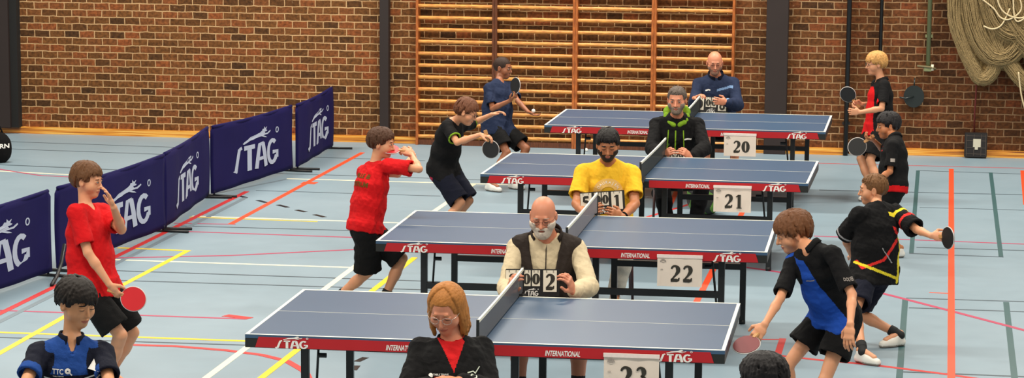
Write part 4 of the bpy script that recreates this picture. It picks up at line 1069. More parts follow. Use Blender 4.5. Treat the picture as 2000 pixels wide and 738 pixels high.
def A_line(pts, wd, n=12):
    m = MB(); P = []
    for a, b in zip(pts[:-1], pts[1:]):
        for k in range(n): P.append(tuple(np.array(a)*(1-k/n)+np.array(b)*k/n))
    P.append(pts[-1]); stroke(m, P, wd/2, ID2, 0, .001); return m
def tubeline(fr, name, pts, r, m, parent=None): return MB().tube([np.array(p)-fr['origin'] for p in pts], r, 7).build(name, m, parent or fr['shirt'], True)

# ---- held things
RUBR = mat('rubber_red', (206, 26, 36), .45); RUBB = mat('rubber_black', (22, 22, 24), .45); PWOOD = mat('paddle_wood', (190, 140, 88), .5); PEDGE = mat('paddle_edge', (206, 200, 196), .5)
def paddle(hand_, target, normal, front, back, label, r=.078):
    """gripping hand, blade direction (a measured point of the blade), face normal"""
    a = unit(np.array(target)-hand_); center = hand_+a*(r+.045); n = unit(normal-a*(np.array(normal)@a)); s = np.cross(a, n); M = Matrix(((s[0], a[0], n[0], center[0]), (s[1], a[1], n[1], center[1]), (s[2], a[2], n[2], center[2]), (0, 0, 0, 1)))
    root = empty('table_tennis_paddle'); root.matrix_world = M; tag(root, label, 'paddle')
    def outl(k):
        P = []
        for i in range(36):
            t = 2*math.pi*i/36; x, y = r*.97*math.sin(t)*k, r*1.03*math.cos(t)*k; P.append((x, y))
        return P
    MB().prism(outl(1.0), -.003, .003).build('blade', PWOOD, root); MB().prism(outl(.985), .0031, .0068).build('rubber', front, root); MB().prism(outl(.985), -.0068, -.0031).build('rubber', back, root)
    ed = MB().tube([(x*1.005, y*1.005, 0) for x, y in outl(1.0)], .0036, 6, True).build('edge_tape', PEDGE, root, True)
    MB().add([(-.016, -r-.098, -.011), (.016, -r-.098, -.011), (.013, -r+.012, -.009), (-.013, -r+.012, -.009), (-.016, -r-.098, .011), (.016, -r-.098, .011), (.013, -r+.012, .009), (-.013, -r+.012, .009)],
             [(0, 3, 2, 1), (4, 5, 6, 7), (0, 1, 5, 4), (1, 2, 6, 5), (2, 3, 7, 6), (3, 0, 4, 7)]).build('handle', PWOOD, root, bevel=.004)
    return root
BOARD = mat('board_black', (18, 18, 20), .5); CARD = mat('card_cream', (232, 224, 206), .6); RING = mat('ring_metal', (180, 180, 180), .3, .8)
def scoreboard(c, nrm, upv, digits, label, w_=.34, tilt=0):
    n = unit(nrm); up = unit(upv-n*(np.array(upv)@n)); s = np.cross(up, n)
    if tilt: s, up = s*math.cos(tilt)+up*math.sin(tilt), up*math.cos(tilt)-s*math.sin(tilt)
    root = empty('score_board'); root.matrix_world = Matrix(((s[0], up[0], n[0], c[0]), (s[1], up[1], n[1], c[1]), (s[2], up[2], n[2], c[2]), (0, 0, 0, 1))); tag(root, label, 'score board', 'hand-held flip score boards')
    b = MB().box((-w_/2, -.095, -.008), (w_/2, .08, 0)).build('board', BOARD, root, bevel=.003)
    for d, x, ww, hh, dh in ((digits[0], -.125, .085, .135, .095), (digits[1], -.037, .05, .10, .068), (digits[2], .022, .05, .10, .068), (digits[3], .11, .085, .135, .095)):
        z1 = .072; cdm = MB().box((x-ww/2, z1-hh, .001), (x+ww/2, z1, .005)).build('number_card', CARD, root, bevel=.001)
        m = MB(); digit(m, d, x, z1-hh/2-.004, dh*1.05, lambda x_, y_, z_: (x_, y_, .0054+z_), False, .135); m.build('digit', INK, cdm)
        m = MB()
        for q in (-.25, .25): m.tube([(x+q*ww+.0*a, z1-.004+.009*math.sin(a), .003+.009*math.cos(a)) for a in [2*math.pi*i/10 for i in range(10)]], .0016, 5, True)
        m.build('binder_ring', BOARD, cdm, True)
    m = MB(); logo(m, .03, lambda x_, y_, z_: (-.055+x_*1.25, -.088+y_, .0008+z_)); m.build('lettering', WHITEINK, b)
    return root
CHW = mat('chair_frame', (58, 24, 24), .4); CHS = mat('chair_shell', (26, 24, 26), .55)
def chair(x, y, face, label):
    f = unit(np.array([face[0], face[1], 0])); rz = math.atan2(f[1], f[0])-math.pi/2       # local +y = the way the sitter faces
    root = empty('umpire_chair', (x, y, 0), rz); tag(root, label, 'chair', 'umpire chairs')
    V = []; nx, ny = 8, 8
    def pt(i, j): a = i/nx*2-1; b = j/ny; return (a*.21*(1-.06*b), -.2+.4*b, .43-.018*(1-a*a)*(1-.4*b)-(.03*max(0, b-.85)/.15)**1)
    for zz in (0, -.014):
        for i in range(nx+1):
            for j in range(ny+1): p = pt(i, j); V.append((p[0], p[1], p[2]+zz))
    n = (nx+1)*(ny+1); Fc = []
    for i in range(nx):
        for j in range(ny): a = i*(ny+1)+j; b = a+ny+1; Fc += [(a, b, b+1, a+1), (n+a, n+a+1, n+b+1, n+b)]
    for i in range(nx): a = i*(ny+1); b = a+ny+1; Fc += [(a, n+a, n+b, b), (a+ny, b+ny, n+b+ny, n+a+ny)]
    for j in range(ny): a = j; Fc.append((a, a+1, n+a+1, n+a)); a = nx*(ny+1)+j; Fc.append((a, n+a, n+a+1, a+1))
    MB().add(V, Fc).build('seat', CHS, root, True)
    V = []
    for zz in (0, -.014):
        for i in range(nx+1):
            for j in range(ny+1): a = i/nx*2-1; b = j/ny; V.append((a*.205*(1-.05*b), -.235-.06*b+.03*a*a+zz, .60+.26*b))
    MB().add(V, Fc).build('backrest', CHS, root, True)
    for sx in (-1, 1):
        l = MB().tube([(sx*.2, .19, 0), (sx*.19, .15, .41)], .011, 8).build('leg', CHW, root, True)
        l = MB().tube([(sx*.2, -.26, 0), (sx*.19, -.2, .41), (sx*.19, -.25, .62), (sx*.185, -.30, .84)], .011, 8).build('leg', CHW, root, True)
    MB().tube([(-.19, .15, .4), (-.19, -.2, .4), (.19, -.2, .4), (.19, .15, .4)], .010, 8, True).build('seat_frame', CHW, root, True)
    return root

# ------------------------------------------------------------------ people
def tcoords(fr, C):
    J = fr['J']; d = C-J['hip']; L = np.linalg.norm(J['neck']-J['hip']); xr = -fr['sd']
    return d@fr['tu']/L, d@fr['sd'], d@fr['cf']            # height 0..1, towards the person's right, forward
def arm_u(fr, C, n_):
    s, e = fr['J']['sh'+n_], fr['J']['el'+n_]; ax = unit(e-s); d = C-s; h = d@ax; r = np.linalg.norm(d-h[:, None]*ax, axis=1)
    return h/np.linalg.norm(e-s), r
NAVYC = cloth('navy', (15, 18, 34)); ROYAL = cloth('royal_blue', (28, 66, 136)); BLKJ = cloth('black_jersey', (13, 12, 14)); REDC = cloth('red', (200, 16, 22)); REDT = cloth('red_trim', (214, 44, 40))
YEL = cloth('yellow_tee', (236, 184, 44)); CREAM = cloth('cream_sweater', (214, 196, 162)); VEST = cloth('dark_olive_vest', (48, 40, 36)); NAVY2 = cloth('slate_navy', (36, 46, 72)); BLUE2 = cloth('bright_blue', (28, 74, 168))
LIME = cloth('lime', (122, 160, 38)); GREYP = cloth('pale_grey', (206, 198, 184)); PINK = cloth('crimson', (190, 40, 70)); SILV = cloth('pale_blue', (120, 150, 190)); BLKS = cloth('black_shorts', (14, 13, 14)); OLIVE = cloth('olive_print', (96, 74, 24)); GREYK = cloth('khaki_print', (176, 158, 112))
GM = mat('glasses_dark', (40, 34, 34), .3, .3); GS = mat('glasses_silver', (190, 180, 170), .25, .6)
FC = (0, -1, 0)

# --- boy in the blue and navy polo, front left
def _sl(fr):
    def f(C):
        t, x, y = tcoords(fr, C); m = np.zeros(len(C), int); m[(t > .66) & (y > -.02)] = 1; m[(t > .66+.9*np.abs(x)*0) & (t > .80)] = 1
        for n_ in 'RL':
            h, r = arm_u(fr, C, n_); a = (h > .12) & (r < .09); m[a] = 0; m[(h > .55) & (r < .09)] = 1
        m[np.abs(x) > .125*fr['u']/.86] = np.where(arm_u(fr, C, 'R')[0] > .55, m, 0)[np.abs(x) > .125*fr['u']/.86]
        return m
    return f
p = dict(H=1.5, D=12.8, vox=.004, hip=(138, 842), neck=(139, 662), s_neck=-1, head=(152, 577), s_head=-1, head_scale=1.01, fwd=(.22, -1, 0), face=(.74, -.68, -.26), skin='asian', hairc=('dark', (28, 20, 16)),
         elR=(48, 752, -1), elL=(214, 752, -1), wrR=(74, 820, -1), wrL=(186, 822, -1), an_rel=True, anR=(-.12, .0), anL=(.12, .02), poleR=(0, -1, .2), poleL=(0, -1, .2), eyes='down', jaw=1.05, nose=.8, limb=1.0,
         hair=hair_short(front=.040, fringe=.012, side=-.004, back=-.05, vol=.020, n=200, rad=.009, temple=.04, sweep=.35, seed=5), label='boy in a blue and navy polo shirt looking down at the front left corner')
fr = build_person(p); shirt(fr, p, 'polo_shirt', [NAVYC, ROYAL], sl=.72, neck='polo', slot=_sl, loose=1.3, wr=.005)
collar(fr, NAVYC, .042, open_=.38); pants(fr, p, 'shorts', BLKS, .8); shoes(fr, p)
decal(fr, 'chest_line', A_line([(-.13, .012), (-.06, .0), (.05, .008), (.13, .03)], .007), WHITEINK, .60)
m = A_text('TTC', .05, .026); decal(fr, 'chest_text', m, WHITEINK, .60, -.068, .045)
m = MB(); stroke(m, arc(0, 0, .009, .009, 0, 360, 14), .005, ID2); stroke(m, [(.008, -.008), (.02, -.02)], .003, ID2); decal(fr, 'paddle_emblem', m, WHITEINK, .60, -.022, .048)
m = MB(); m.prism([(-.022, -.018), (.022, -.018), (.008, .026), (-.002, .0)], 0, .001, ID2); decal(fr, 'triangle_emblem', m, WHITEINK, .60, .095, .075)
decal(fr, 'chest_text', A_text('THE CENTURY', .13, .02), WHITEINK, .60, .01, -.032)
decal(fr, 'small_text', A_text('TABLE TENNIS', .05, .005), WHITEINK, .60, -.066, .022)

# --- boy in red, hand at his mouth
p = dict(H=1.6, D=17, vox=.0045, hip=(182, 552), neck=(166, 402), head=(171, 350), s_head=1, fwd=(.75, -.62, 0), face=(1, -.28, -.12), skin='fair', hairc=('brown_light', (98, 62, 34)),
         shR=(148, 414, -1), shL=(196, 410, 1), elR=(172, 494, -1), wrR=(214, 556, -1), elL=(237, 448, -1), wrL=(222, 405, -1), hdR=((.5, 0, -.6), (.4, .4, 0), (.6, -.5, .3), .75), hdL=((-.35, 0, .9), (-.8, -.3, .0), (-.3, .9, .2), .22, .2),
         anR=(206, 745), anL=(216, 728), poleR=(.9, -.4, 0), poleL=(.9, -.2, 0), eyes='open', hair=hair_short(front=.052, fringe=.004, side=.0, back=-.06, vol=.016, n=170, seed=8, temple=.045, sweep=.3),
         label='boy in a red shirt holding one hand to his mouth, standing before the barrier')
fr = build_person(p); shirt(fr, p, 't_shirt', REDC, sl=.78, neck='crew', hem=-.20, loose=1.6, wr=.006); pants(fr, p, 'shorts', BLKS, .85, flare=.03); shoes(fr, p)
c = fr['J']['hdR']+vd(.55, -.25, -.28)*.13
paddle(fr['J']['hdR'], fr['J']['hdR']+vd(.9, -.12, -.32), vd(.25, -1, .1), RUBR, RUBB, 'red paddle held low by the boy with a hand at his mouth')

# --- boy in red at the left end of the second table
p = dict(H=1.52, D=20, vox=.0045, hip=(713, 440), neck=(733, 316), head=(747, 274), s_head=1, fwd=(.8, .55, 0), pfwd=(.9, .1, 0), face=(1, -.22, -.12), skin='fair', hairc=('brown', (74, 44, 26)),
         shR=(757, 324, -1), elR=(818, 330, -1), wrR=(804, 303, 1), elL=(785, 340, 1), wrL=(800, 312, 1), hdR=((-.8, .1, .4), (.2, .5, -.5), (-.3, .2, 1), .9), anR=(655, 584), anL=(748, 588), poleR=(1, -.1, 0), poleL=(1, 0, 0),
         hair=hair_short(front=.050, fringe=.004, side=-.004, back=-.06, vol=.014, n=150, seed=11, temple=.05), label='boy in a red shirt, back turned, at the left end of table 22')
fr = build_person(p); shirt(fr, p, 't_shirt', REDC, sl=.75, neck='crew', hem=-.10, loose=1.5, wr=.008); pants(fr, p, 'shorts', BLKS, .95, flare=.035, wr=.006); shoes(fr, p, sock=mat('sock_black', (16, 16, 18), .8), sockh=.08)
decal(fr, 'back_text', A_text('MELLE B', .17, .035, 0, .03), OLIVE, .80, .0, .0, back=True); decal(fr, 'back_text', A_text('CENTRUM', .19, .04, 0, .03), OLIVE, .80, .0, -.065, back=True)
paddle(fr['J']['hdR'], fr['J']['hdR']+vd(-1, 0, .12), vd(.1, -.35, 1), RUBR, RUBR, 'red paddle raised before the face of the boy playing at table 22', .075)

# --- crouching boy in black
p = dict(H=1.5, D=23.6, hip=(864, 326), neck=(884, 236), s_neck=-1, head=(911, 219), s_head=-1, fwd=(.85, -.45, -.3), face=(1, -.25, -.42), skin='fair', hairc=('brown_mid', (104, 62, 40)),
         shR=(872, 246, -1), shL=(902, 246, 1), elR=(893, 278, -1), wrR=(938, 263, -1), elL=(926, 240, 1), wrL=(960, 224, -1), hdR=((1, -.1, -.35), (.1, .1, -1), (-.1, -1, .2), .6), hdL=((1, 0, .3), (0, -.2, -1), (0, -1, .2), .5),
         anR=(852, 458), anL=(868, 450), poleR=(1, -.3, 0), poleL=(1, -.3, 0), hair=hair_short(front=.048, fringe=.006, side=-.004, back=-.06, vol=.018, n=140, seed=14), label='crouching boy in a black shirt and glasses at the left end of table 21')
fr = build_person(p); shirt(fr, p, 't_shirt', [BLKJ, LIME], sl=.78, neck='crew', hem=-.12, loose=1.3, slot=lambda fr: (lambda C: ((arm_u(fr, C, 'R')[0] > .74) & (arm_u(fr, C, 'R')[1] < .1) | (arm_u(fr, C, 'L')[0] > .74) & (arm_u(fr, C, 'L')[1] < .1)).astype(int)))
pants(fr, p, 'shorts', [NAVYC, PINK], .95, flare=.03, slot=lambda fr: (lambda C: ((np.abs((C-fr['J']['hpR'])@fr['pf']-.0) < .016) & (((C-fr['J']['hpR'])@fr['side_r']) > .07)).astype(int)))
glasses(fr, GM); shoes(fr, p)
paddle(fr['J']['hdR'], fr['J']['hdR']+vd(.3, 0, -1), vd(-.2, -1, 0), RUBB, RUBB, 'black paddle held by the crouching boy at table 21', .075)

# --- serving boy in navy
p = dict(H=1.48, D=27.2, hip=(970, 243), neck=(974, 160), head=(982, 133), s_head=1, fwd=(.75, -.65, 0), face=(1, -.45, -.12), skin='brown', hairc=('dark_brown', (52, 34, 26)),
         shR=(955, 172, -1), shL=(996, 170, 1), elR=(962, 212, -1), wrR=(995, 197, -1), elL=(1010, 196, -1), wrL=(1031, 218, -1), hdR=((.6, -.1, .5), (0, .3, 1), (0, -1, 0), .8), hdL=((.9, -.2, -.3), (0, 0, 1), (0, -1, 0), .3),
         anR=(957, 356), anL=(1002, 352), poleR=(1, -.4, 0), poleL=(1, -.4, 0), hair=hair_short(front=.058, side=.004, back=-.06, vol=.006, n=0, buzz=True, temple=.055), label='boy in a navy shirt about to serve in front of the climbing bars')
fr = build_person(p); shirt(fr, p, 't_shirt', cloth('navy_tee', (30, 40, 66)), sl=.8, neck='crew', hem=-.30, loose=2.4, wr=.008); pants(fr, p, 'shorts', BLKS, .8, flare=.03); shoes(fr, p)
paddle(fr['J']['hdR'], fr['J']['hdR']+vd(.12, 0, 1), vd(-.75, -.6, .1), RUBB, RUBR, 'black paddle with a pale rim held by the serving boy in navy', .078)
def ball(c, label, r=.02):
    o = MB().add(*uvs(lambda q: tuple(np.array(q)*r), 14, 9)).build('table_tennis_ball', mat('ball_white', (240, 236, 228), .35), None, True); o.location = c; tag(o, label, 'ball')
ball(fr['J']['hdL']+UP*.032+vd(.2, -.2, 0)*.01, 'white ball on the open palm of the serving boy in navy')

# --- seated umpires
def seated(p, chair_label, hz=.53, back=.04):
    fr = build_person(p); h = fr['J']['hip']; f = vd(*p.get('pfwd', p['fwd']))
    chair(h[0]-f[0]*back, h[1]-f[1]*back, f, chair_label); return fr
# woman
p = dict(H=1.66, adult=True, fat=1.18, D=13.55, vox=.0042, hip=(884, 740), hip_z=.54, neck=(884, 664), s_neck=-1, head=(872, 605), s_head=-1, fwd=(-.10, -1, 0), face=(-.30, -1, -.48), skin='ruddy', hairc=('ginger', (168, 108, 50)), browc=('sandy', (150, 104, 70)),
         shR=(822, 682, 1), shL=(940, 680, 1), elR=(796, 768, -1), elL=(956, 765, -1), wrR=(842, 752, -1), wrL=(898, 744, -1), hdR=((.7, -.3, .25), (0, .3, -1), (.2, -.2, 1), .5), hdL=((-.9, -.3, .1), (0, .3, -1), (-.2, -.3, .9), .5),
         an_rel=True, anR=(-.14, -.5), anL=(.13, -.5), poleR=(-.2, -1, .8), poleL=(.2, -1, .8), eyes='down', jaw=1.0, hair=hair_long(), label='woman with ginger hair and glasses in a black jacket, seated in front of table 23', nose=1.0)
fr = seated(p, 'dark chair under the ginger-haired woman in front of table 23')
def _j(fr):
    def f(C):
        t, x, y = tcoords(fr, C); v = (y > 0) & (t > .70) & (np.abs(x) < (t-.70)*.20) & (np.abs(x) < .075); return v.astype(int)
    return f
shirt(fr, p, 'jacket', [BLKJ, cloth('red_top', (200, 26, 30))], sl=1.9, e=.020, neck='zip', loose=1.4, wr=.007, slot=_j)
collar(fr, BLKJ, .05, 1.15, open_=.75); pants(fr, p, 'trousers', BLKJ, 2.0, e=.012, flare=0); shoes(fr, p, BLK); glasses(fr, GS, .024, .019, .0013); band(fr, 'L', BLK, 'wristband', 1.9 if False else .98)
decal(fr, 'chest_text', A_text('TABLE TENNIS', .075, .010), WHITEINK, .62, -.072, .03); decal(fr, 'chest_text', A_text('FEDERATION', .07, .008), mat('ink_red', (180, 60, 50), .6), .62, -.070, .016)
m = MB(); stroke(m, arc(0, 0, .006, .008, 0, 360, 10), .005, ID2); decal(fr, 'round_emblem', m, WHITEINK, .62, -.122, .026)
m = MB(); stroke(m, [(.012, .0), (.034, .032)], .0025, ID2); stroke(m, [(-.03, .0), (.0, .008), (.012, -.004)], .003, ID2); stroke(m, arc(-.01, -.018, .018, .01, 0, 360, 12), .003, ID2); stroke(m, [(-.012, -.03), (.012, -.03)], .003, ID2)
decal(fr, 'club_emblem', m, mat('ink_pale', (206, 214, 196), .6), .62, .092, .04)
# vest man
p = dict(H=1.80, adult=True, fat=1.16, D=17.15, vox=.0045, hip=(1066, 600), hip_z=.54, neck=(1068, 462), s_neck=-1, head=(1061, 421), s_head=-1, fwd=(-.04, -1, 0), face=(-.16, -1, -.36), skin='ruddy', hairc=('grey', (170, 160, 150)), browc=('greyb', (170, 150, 136)),
         elR=(990, 562, -1), elL=(1150, 560, -1), wrR=(994, 573, -1), wrL=(1120, 570, -1), hdR=((.2, -.1, .95), (.8, .3, 0), (.3, -1, .3), .55), hdL=((-.2, -.1, .9), (-.8, .3, 0), (-.3, -1, .3), .6),
         an_rel=True, anR=(-.17, -.52), anL=(.20, -.46), poleR=(-.2, -1, .8), poleL=(.3, -1, .8), eyes='down', jaw=1.12, nose=1.15, neckw=1.1, hair=hair_bald(ring=('grey', (150, 140, 130)), beard=(('white_beard', (206, 192, 176)), .016), ringh=.012), label='bald man with a white beard, cream sweater and dark vest keeping score at table 23')
fr = seated(p, 'dark chair under the white-bearded man behind table 23')
shirt(fr, p, 'sweater', CREAM, sl=1.95, e=.016, neck='crew', loose=1.6, wr=.006)
SW = fr['bvh']
def _open(fr):
    J, u = fr['J'], fr['u']; mid = J['hip']+(J['neck']-J['hip'])*.55; side = fr['sd']
    c = mid+fr['cf']*.18*u+fr['sd']*.01
    return planes(c, .36*u, [(side*1+fr['tu']*-.22, .050*u), (-side+fr['tu']*-.22, .050*u), (-fr['cf'], .175*u)], .012)
shirt(fr, p, 'vest', VEST, e=.040, neck='zip', loose=1.5, wr=.006, sleeveless=True, shoulder_pad=1, front_open=_open, hem=-.16)
fr['bvh'] = SW; decal(fr, 'zip', A_line([(0, .19), (0, -.15)], .006), VEST, .62, .0, 0, parent=fr['shirt'])
collar(fr, VEST, .05, 1.35, open_=.9); pants(fr, p, 'shorts', mat('cloth_dark_shorts', (40, 38, 40), .8), .95, e=.014); shoes(fr, p, BLK, sock=mat('sock_dark', (30, 30, 34), .8), sockh=.10); glasses(fr, GM, .023, .018, .0010)
scoreboard(atd(1040, 550, 16.78), vd(0, -1, .12), UP, '3002', 'black score board showing 3 and 2, held by the white-bearded man')
# yellow man
p = dict(H=1.78, adult=True, fat=1.06, D=20.8, vox=.0045, hip=(1186, 430), hip_z=.54, neck=(1187, 318), s_neck=-1, head=(1187, 283), s_head=-1, fwd=(0, -1, 0), face=(-.02, -1, -.30), skin='tan', hairc=('black_brown', (24, 19, 18)),
         elR=(1126, 398, -1), elL=(1240, 398, -1), wrR=(1146, 420, -1), wrL=(1216, 424, -1), hdR=((.5, -.1, .5), (.6, .5, 0), (.2, -.6, .8), .6), hdL=((-.6, -.1, .4), (-.6, .5, 0), (-.2, -.6, .8), .6),
         an_rel=True, anR=(-.20, -.42), anL=(.05, -.48), poleR=(-.7, -1, .8), poleL=(.3, -1, .8), eyes='down', nose=1.1, brow=1.3, jaw=1.08, hair=lambda fr, o: (hair_short(front=.050, side=.0, back=-.06, vol=.012, n=150, rad=.007, seed=21, temple=.05)(fr, o), beard_mesh(fr, ('beard_black', (40, 30, 26)), .003)), label='man in a yellow t-shirt with dark hair and beard keeping score at table 22')
fr = seated(p, 'dark chair under the man in yellow behind table 22')
shirt(fr, p, 't_shirt', YEL, sl=.74, e=.016, neck='crew', loose=1.3, wr=.006); pants(fr, p, 'trousers', GREYP, 2.0, e=.016, flare=0); shoes(fr, p); band(fr, 'L', BLK, 'wristwatch', .92, .02, .033)
m = MB(); stroke(m, arc(0, 0, .085, .075, 0, 180, 18), .030, ID2); m2 = decal(fr, 'chest_print', m, mat('print_pale', (226, 180, 96), .8), .60, .0, .015)
for i, ch in enumerate('DAURAJEN'):
    a = math.radians(150-i*17); V, Pg = text_mesh(ch); mm = MB(); xs = [v[0] for v in V]; mm.add([((v[0])*.03, (v[1])*.03, 0.001) for v in V], Pg)
    decal(fr, 'print_letter', mm, WHITEINK, .60, .085*math.cos(a), .015+.078*math.sin(a), rot=a-math.pi/2)
decal(fr, 'chest_print', A_line([(-.09, .01), (.09, .01)], .02), mat('print_pale2', (236, 214, 150), .8), .60, 0, -.0)
decal(fr, 'chest_print', A_line([(-.08, -.01), (0, .005), (.09, -.012)], .008), WHITEINK, .60, 0, -.012)
scoreboard(atd(1177, 394, 20.38), vd(0, -1, .12), UP, '5001', 'black score board showing 5 and 1, held by the man in yellow', tilt=.07)
# hooded man
p = dict(H=1.78, adult=True, fat=1.1, D=24.4, hip=(1320, 330), hip_z=.54, neck=(1322, 228), s_neck=-1, head=(1322, 196), s_head=-1, fwd=(-.05, -1, 0), face=(-.18, -1, -.12), skin='ruddy', hairc=('grey_short', (96, 84, 76)),
         elR=(1274, 290, -1), elL=(1376, 290, -1), wrR=(1292, 308, -1), wrL=(1350, 308, -1), hdR=((.4, -.1, .5), (.6, .4, 0), (0, -1, .4), .6), hdL=((-.4, -.1, .5), (-.6, .4, 0), (0, -1, .4), .6),
         an_rel=True, anR=(-.10, -.55), anL=(.16, -.36), poleR=(-.3, -1, .8), poleL=(.4, -1, .8), eyes='open', nose=1.15, hair=lambda fr, o: (hair_short(front=.062, side=.004, back=-.06, vol=.006, n=60, rad=.005, seed=24, temple=.045)(fr, o), beard_mesh(fr, ('beard_grey', (128, 112, 98)), .006)), label='grey-bearded man in a black hooded jacket with lime lining, seated at table 21')
fr = seated(p, 'dark chair under the grey-bearded man behind table 21')
shirt(fr, p, 'hooded_jacket', BLKJ, sl=1.95, e=.018, neck='zip', loose=1.6, wr=.007)
J = fr['J']; N = J['neck']; u = fr['u']
ring = [N+fr['sd']*.095*math.sin(a)+fr['cf']*(.095*math.cos(a)-.005)-UP*(-.006+.050*math.cos(a)) for a in np.linspace(.30, 2*math.pi-.30, 15)]
hood = [cone(a_, b_, .021, .021, .012) for a_, b_ in zip(ring[:-1], ring[1:])]+[ell(N-fr['cf']*.08+UP*.015, (.12, .06, .065), np.stack([fr['sd'], fr['cf'], UP], 1), .03)]
hood.append(cone(N-fr['cf']*.01+UP*.03, N-fr['cf']*.0+UP*.2, .075, .11, .01, '-'))
smesh('hood', hood, .006, LIME, fr['shirt'], fr['origin'], None, .006)
for x in (-.075, .06): 
    decal(fr, 'drawstring', A_line([(x, .10), (x*1.15, -.09)], .010), LIME, .66, 0, 0)
decal(fr, 'zip', A_line([(-.01, .10), (-.012, -.16)], .012), LIME, .66)
m = MB(); stroke(m, arc(0, 0, .02, .024, 0, 330, 12), .003, ID2); stroke(m, [(-.03, -.03), (.03, -.035)], .004, ID2); stroke(m, [(-.028, -.045), (.028, -.048)], .003, ID2); decal(fr, 'club_emblem', m, mat('ink_green', (84, 116, 40), .7), .62, -.095, .03)
m = MB(); stroke(m, [(-.03, .0), (.0, .006), (.035, -.004)], .007, ID2); decal(fr, 'pale_mark', m, WHITEINK, .62, .10, .04)
pants(fr, p, 'trousers', BLKJ, 2.0, e=.014, flare=0); shoes(fr, p)
scoreboard(atd(1320, 312, 24.02), vd(0, -1, .12), UP, '1008', 'black score board in the hands of the grey-bearded man at table 21')
# bald man in navy
p = dict(H=1.76, adult=True, fat=1.1, D=28.3, hip=(1398, 260), hip_z=.54, neck=(1398, 150), s_neck=-1, head=(1396, 123), s_head=-1, fwd=(.02, -1, 0), face=(.0, -1, -.22), skin='ruddy', hairc=('bald_dark', (84, 66, 56)), browc=('bald_dark', (84, 66, 56)),
         elR=(1356, 205, -1), elL=(1440, 205, -1), wrR=(1356, 192, -1), wrL=(1420, 200, -1), hdR=((.4, -.2, .2), (.3, -.2, -1), (0, -1, .3), .6), hdL=((-.9, -.1, .1), (-.2, .8, 0), (0, -.3, 1), .5),
         an_rel=True, anR=(-.10, -.52), anL=(.16, -.46), poleR=(-.1, -1, .9), poleL=(.3, -1, .8), eyes='down', nose=1.1, hair=lambda fr, o: (hair_bald(ring=('bald_dark', (84, 66, 56)), ringh=.008)(fr, o), beard_mesh(fr, ('stubble', (150, 112, 92)), .002)), label='bald man in a dark navy tracksuit top keeping score at the farthest table')
fr = seated(p, 'dark chair under the bald man behind table 20')
def _nv(fr):
    def f(C):
        t, x, y = tcoords(fr, C); m = np.zeros(len(C), int); h, r = arm_u(fr, C, 'L'); s = fr['J']['shL']; d = (C-s)@(-fr['sd']); m[(d > .045) & (h > .02) & (np.abs(((C-s)@fr['cf'])) < .02)] = 1
        m[(y > 0) & (np.abs(t-.80-(-x)*.25) < .022) & (x < 0.0) & (x > -.17)] = 1; return m
    return f
shirt(fr, p, 'track_jacket', [NAVY2, SILV], sl=1.95, e=.020, neck='zip', loose=1.5, wr=.006, slot=_nv); collar(fr, NAVYC, .06, 1.2, open_=.2)
m = MB(); stroke(m, [(-.03, -.006), (.0, .006), (.02, .002)], .006, ID2); decal(fr, 'pale_mark', m, WHITEINK, .80, -.09, 0)
pants(fr, p, 'shorts', BLKS, .9, e=.014); shoes(fr, p, SHOEW); glasses(fr, GM, .022, .016, .0016)
scoreboard(atd(1390, 204, 27.9), vd(0, -1, .15), UP, '0008', 'black score board in the hands of the bald man at the farthest table', tilt=-.05)

# --- blond boy, right
p = dict(H=1.52, D=26.6, hip=(1716, 246), neck=(1722, 152), head=(1710, 123), s_head=1, fwd=(-.9, -.35, 0), face=(-1, -.18, -.08), skin='fair', hairc=('blond', (198, 146, 84)),
         shL=(1728, 166, -1), elL=(1722, 212, -1), wrL=(1680, 219, -1), shR=(1712, 164, 1), elR=(1712, 204, 1), wrR=(1683, 203, -1), hdL=((-1, 0, .1), (0, .8, 0), (0, -.2, 1), .7), hdR=((-1, 0, .1), (0, -.6, -.3), (0, -.2, 1), .8),
         anR=(1705, 374), anL=(1722, 378), poleR=(-1, -.1, 0), poleL=(-1, -.1, 0), hair=hair_short(front=.044, fringe=.010, side=-.012, back=-.05, vol=.018, n=170, seed=31, rad=.009), label='blond boy with glasses in a black and red shirt waiting beside the black wall pole')
def _br(fr):
    def f(C):
        t, x, y = tcoords(fr, C); m = ((y > .088) & (t < .85)).astype(int); return m
    return f
fr = build_person(p); shirt(fr, p, 't_shirt', [BLKJ, REDC], sl=.8, neck='polo', hem=-.22, loose=1.5, slot=_br); collar(fr, BLKJ, .035, open_=.4); pants(fr, p, 'shorts', BLKS, .9, flare=.03); shoes(fr, p); glasses(fr, GM)
decal(fr, 'back_number', A_text('2', .06, .10, 0, .04), WHITEINK, .72, -.02, .02, back=True, dirn=-vd(.75, -.65, 0)); decal(fr, 'back_mark', A_line([(-.03, 0), (.03, .012)], .02), WHITEINK, .72, .0, -.09, back=True, dirn=-vd(.75, -.65, 0))
paddle(fr['J']['hdR'], fr['J']['hdR']+vd(-.7, 0, .75), vd(-.35, -1, -.1), RUBB, RUBR, 'dark paddle raised by the blond boy beside the wall pole', .078)

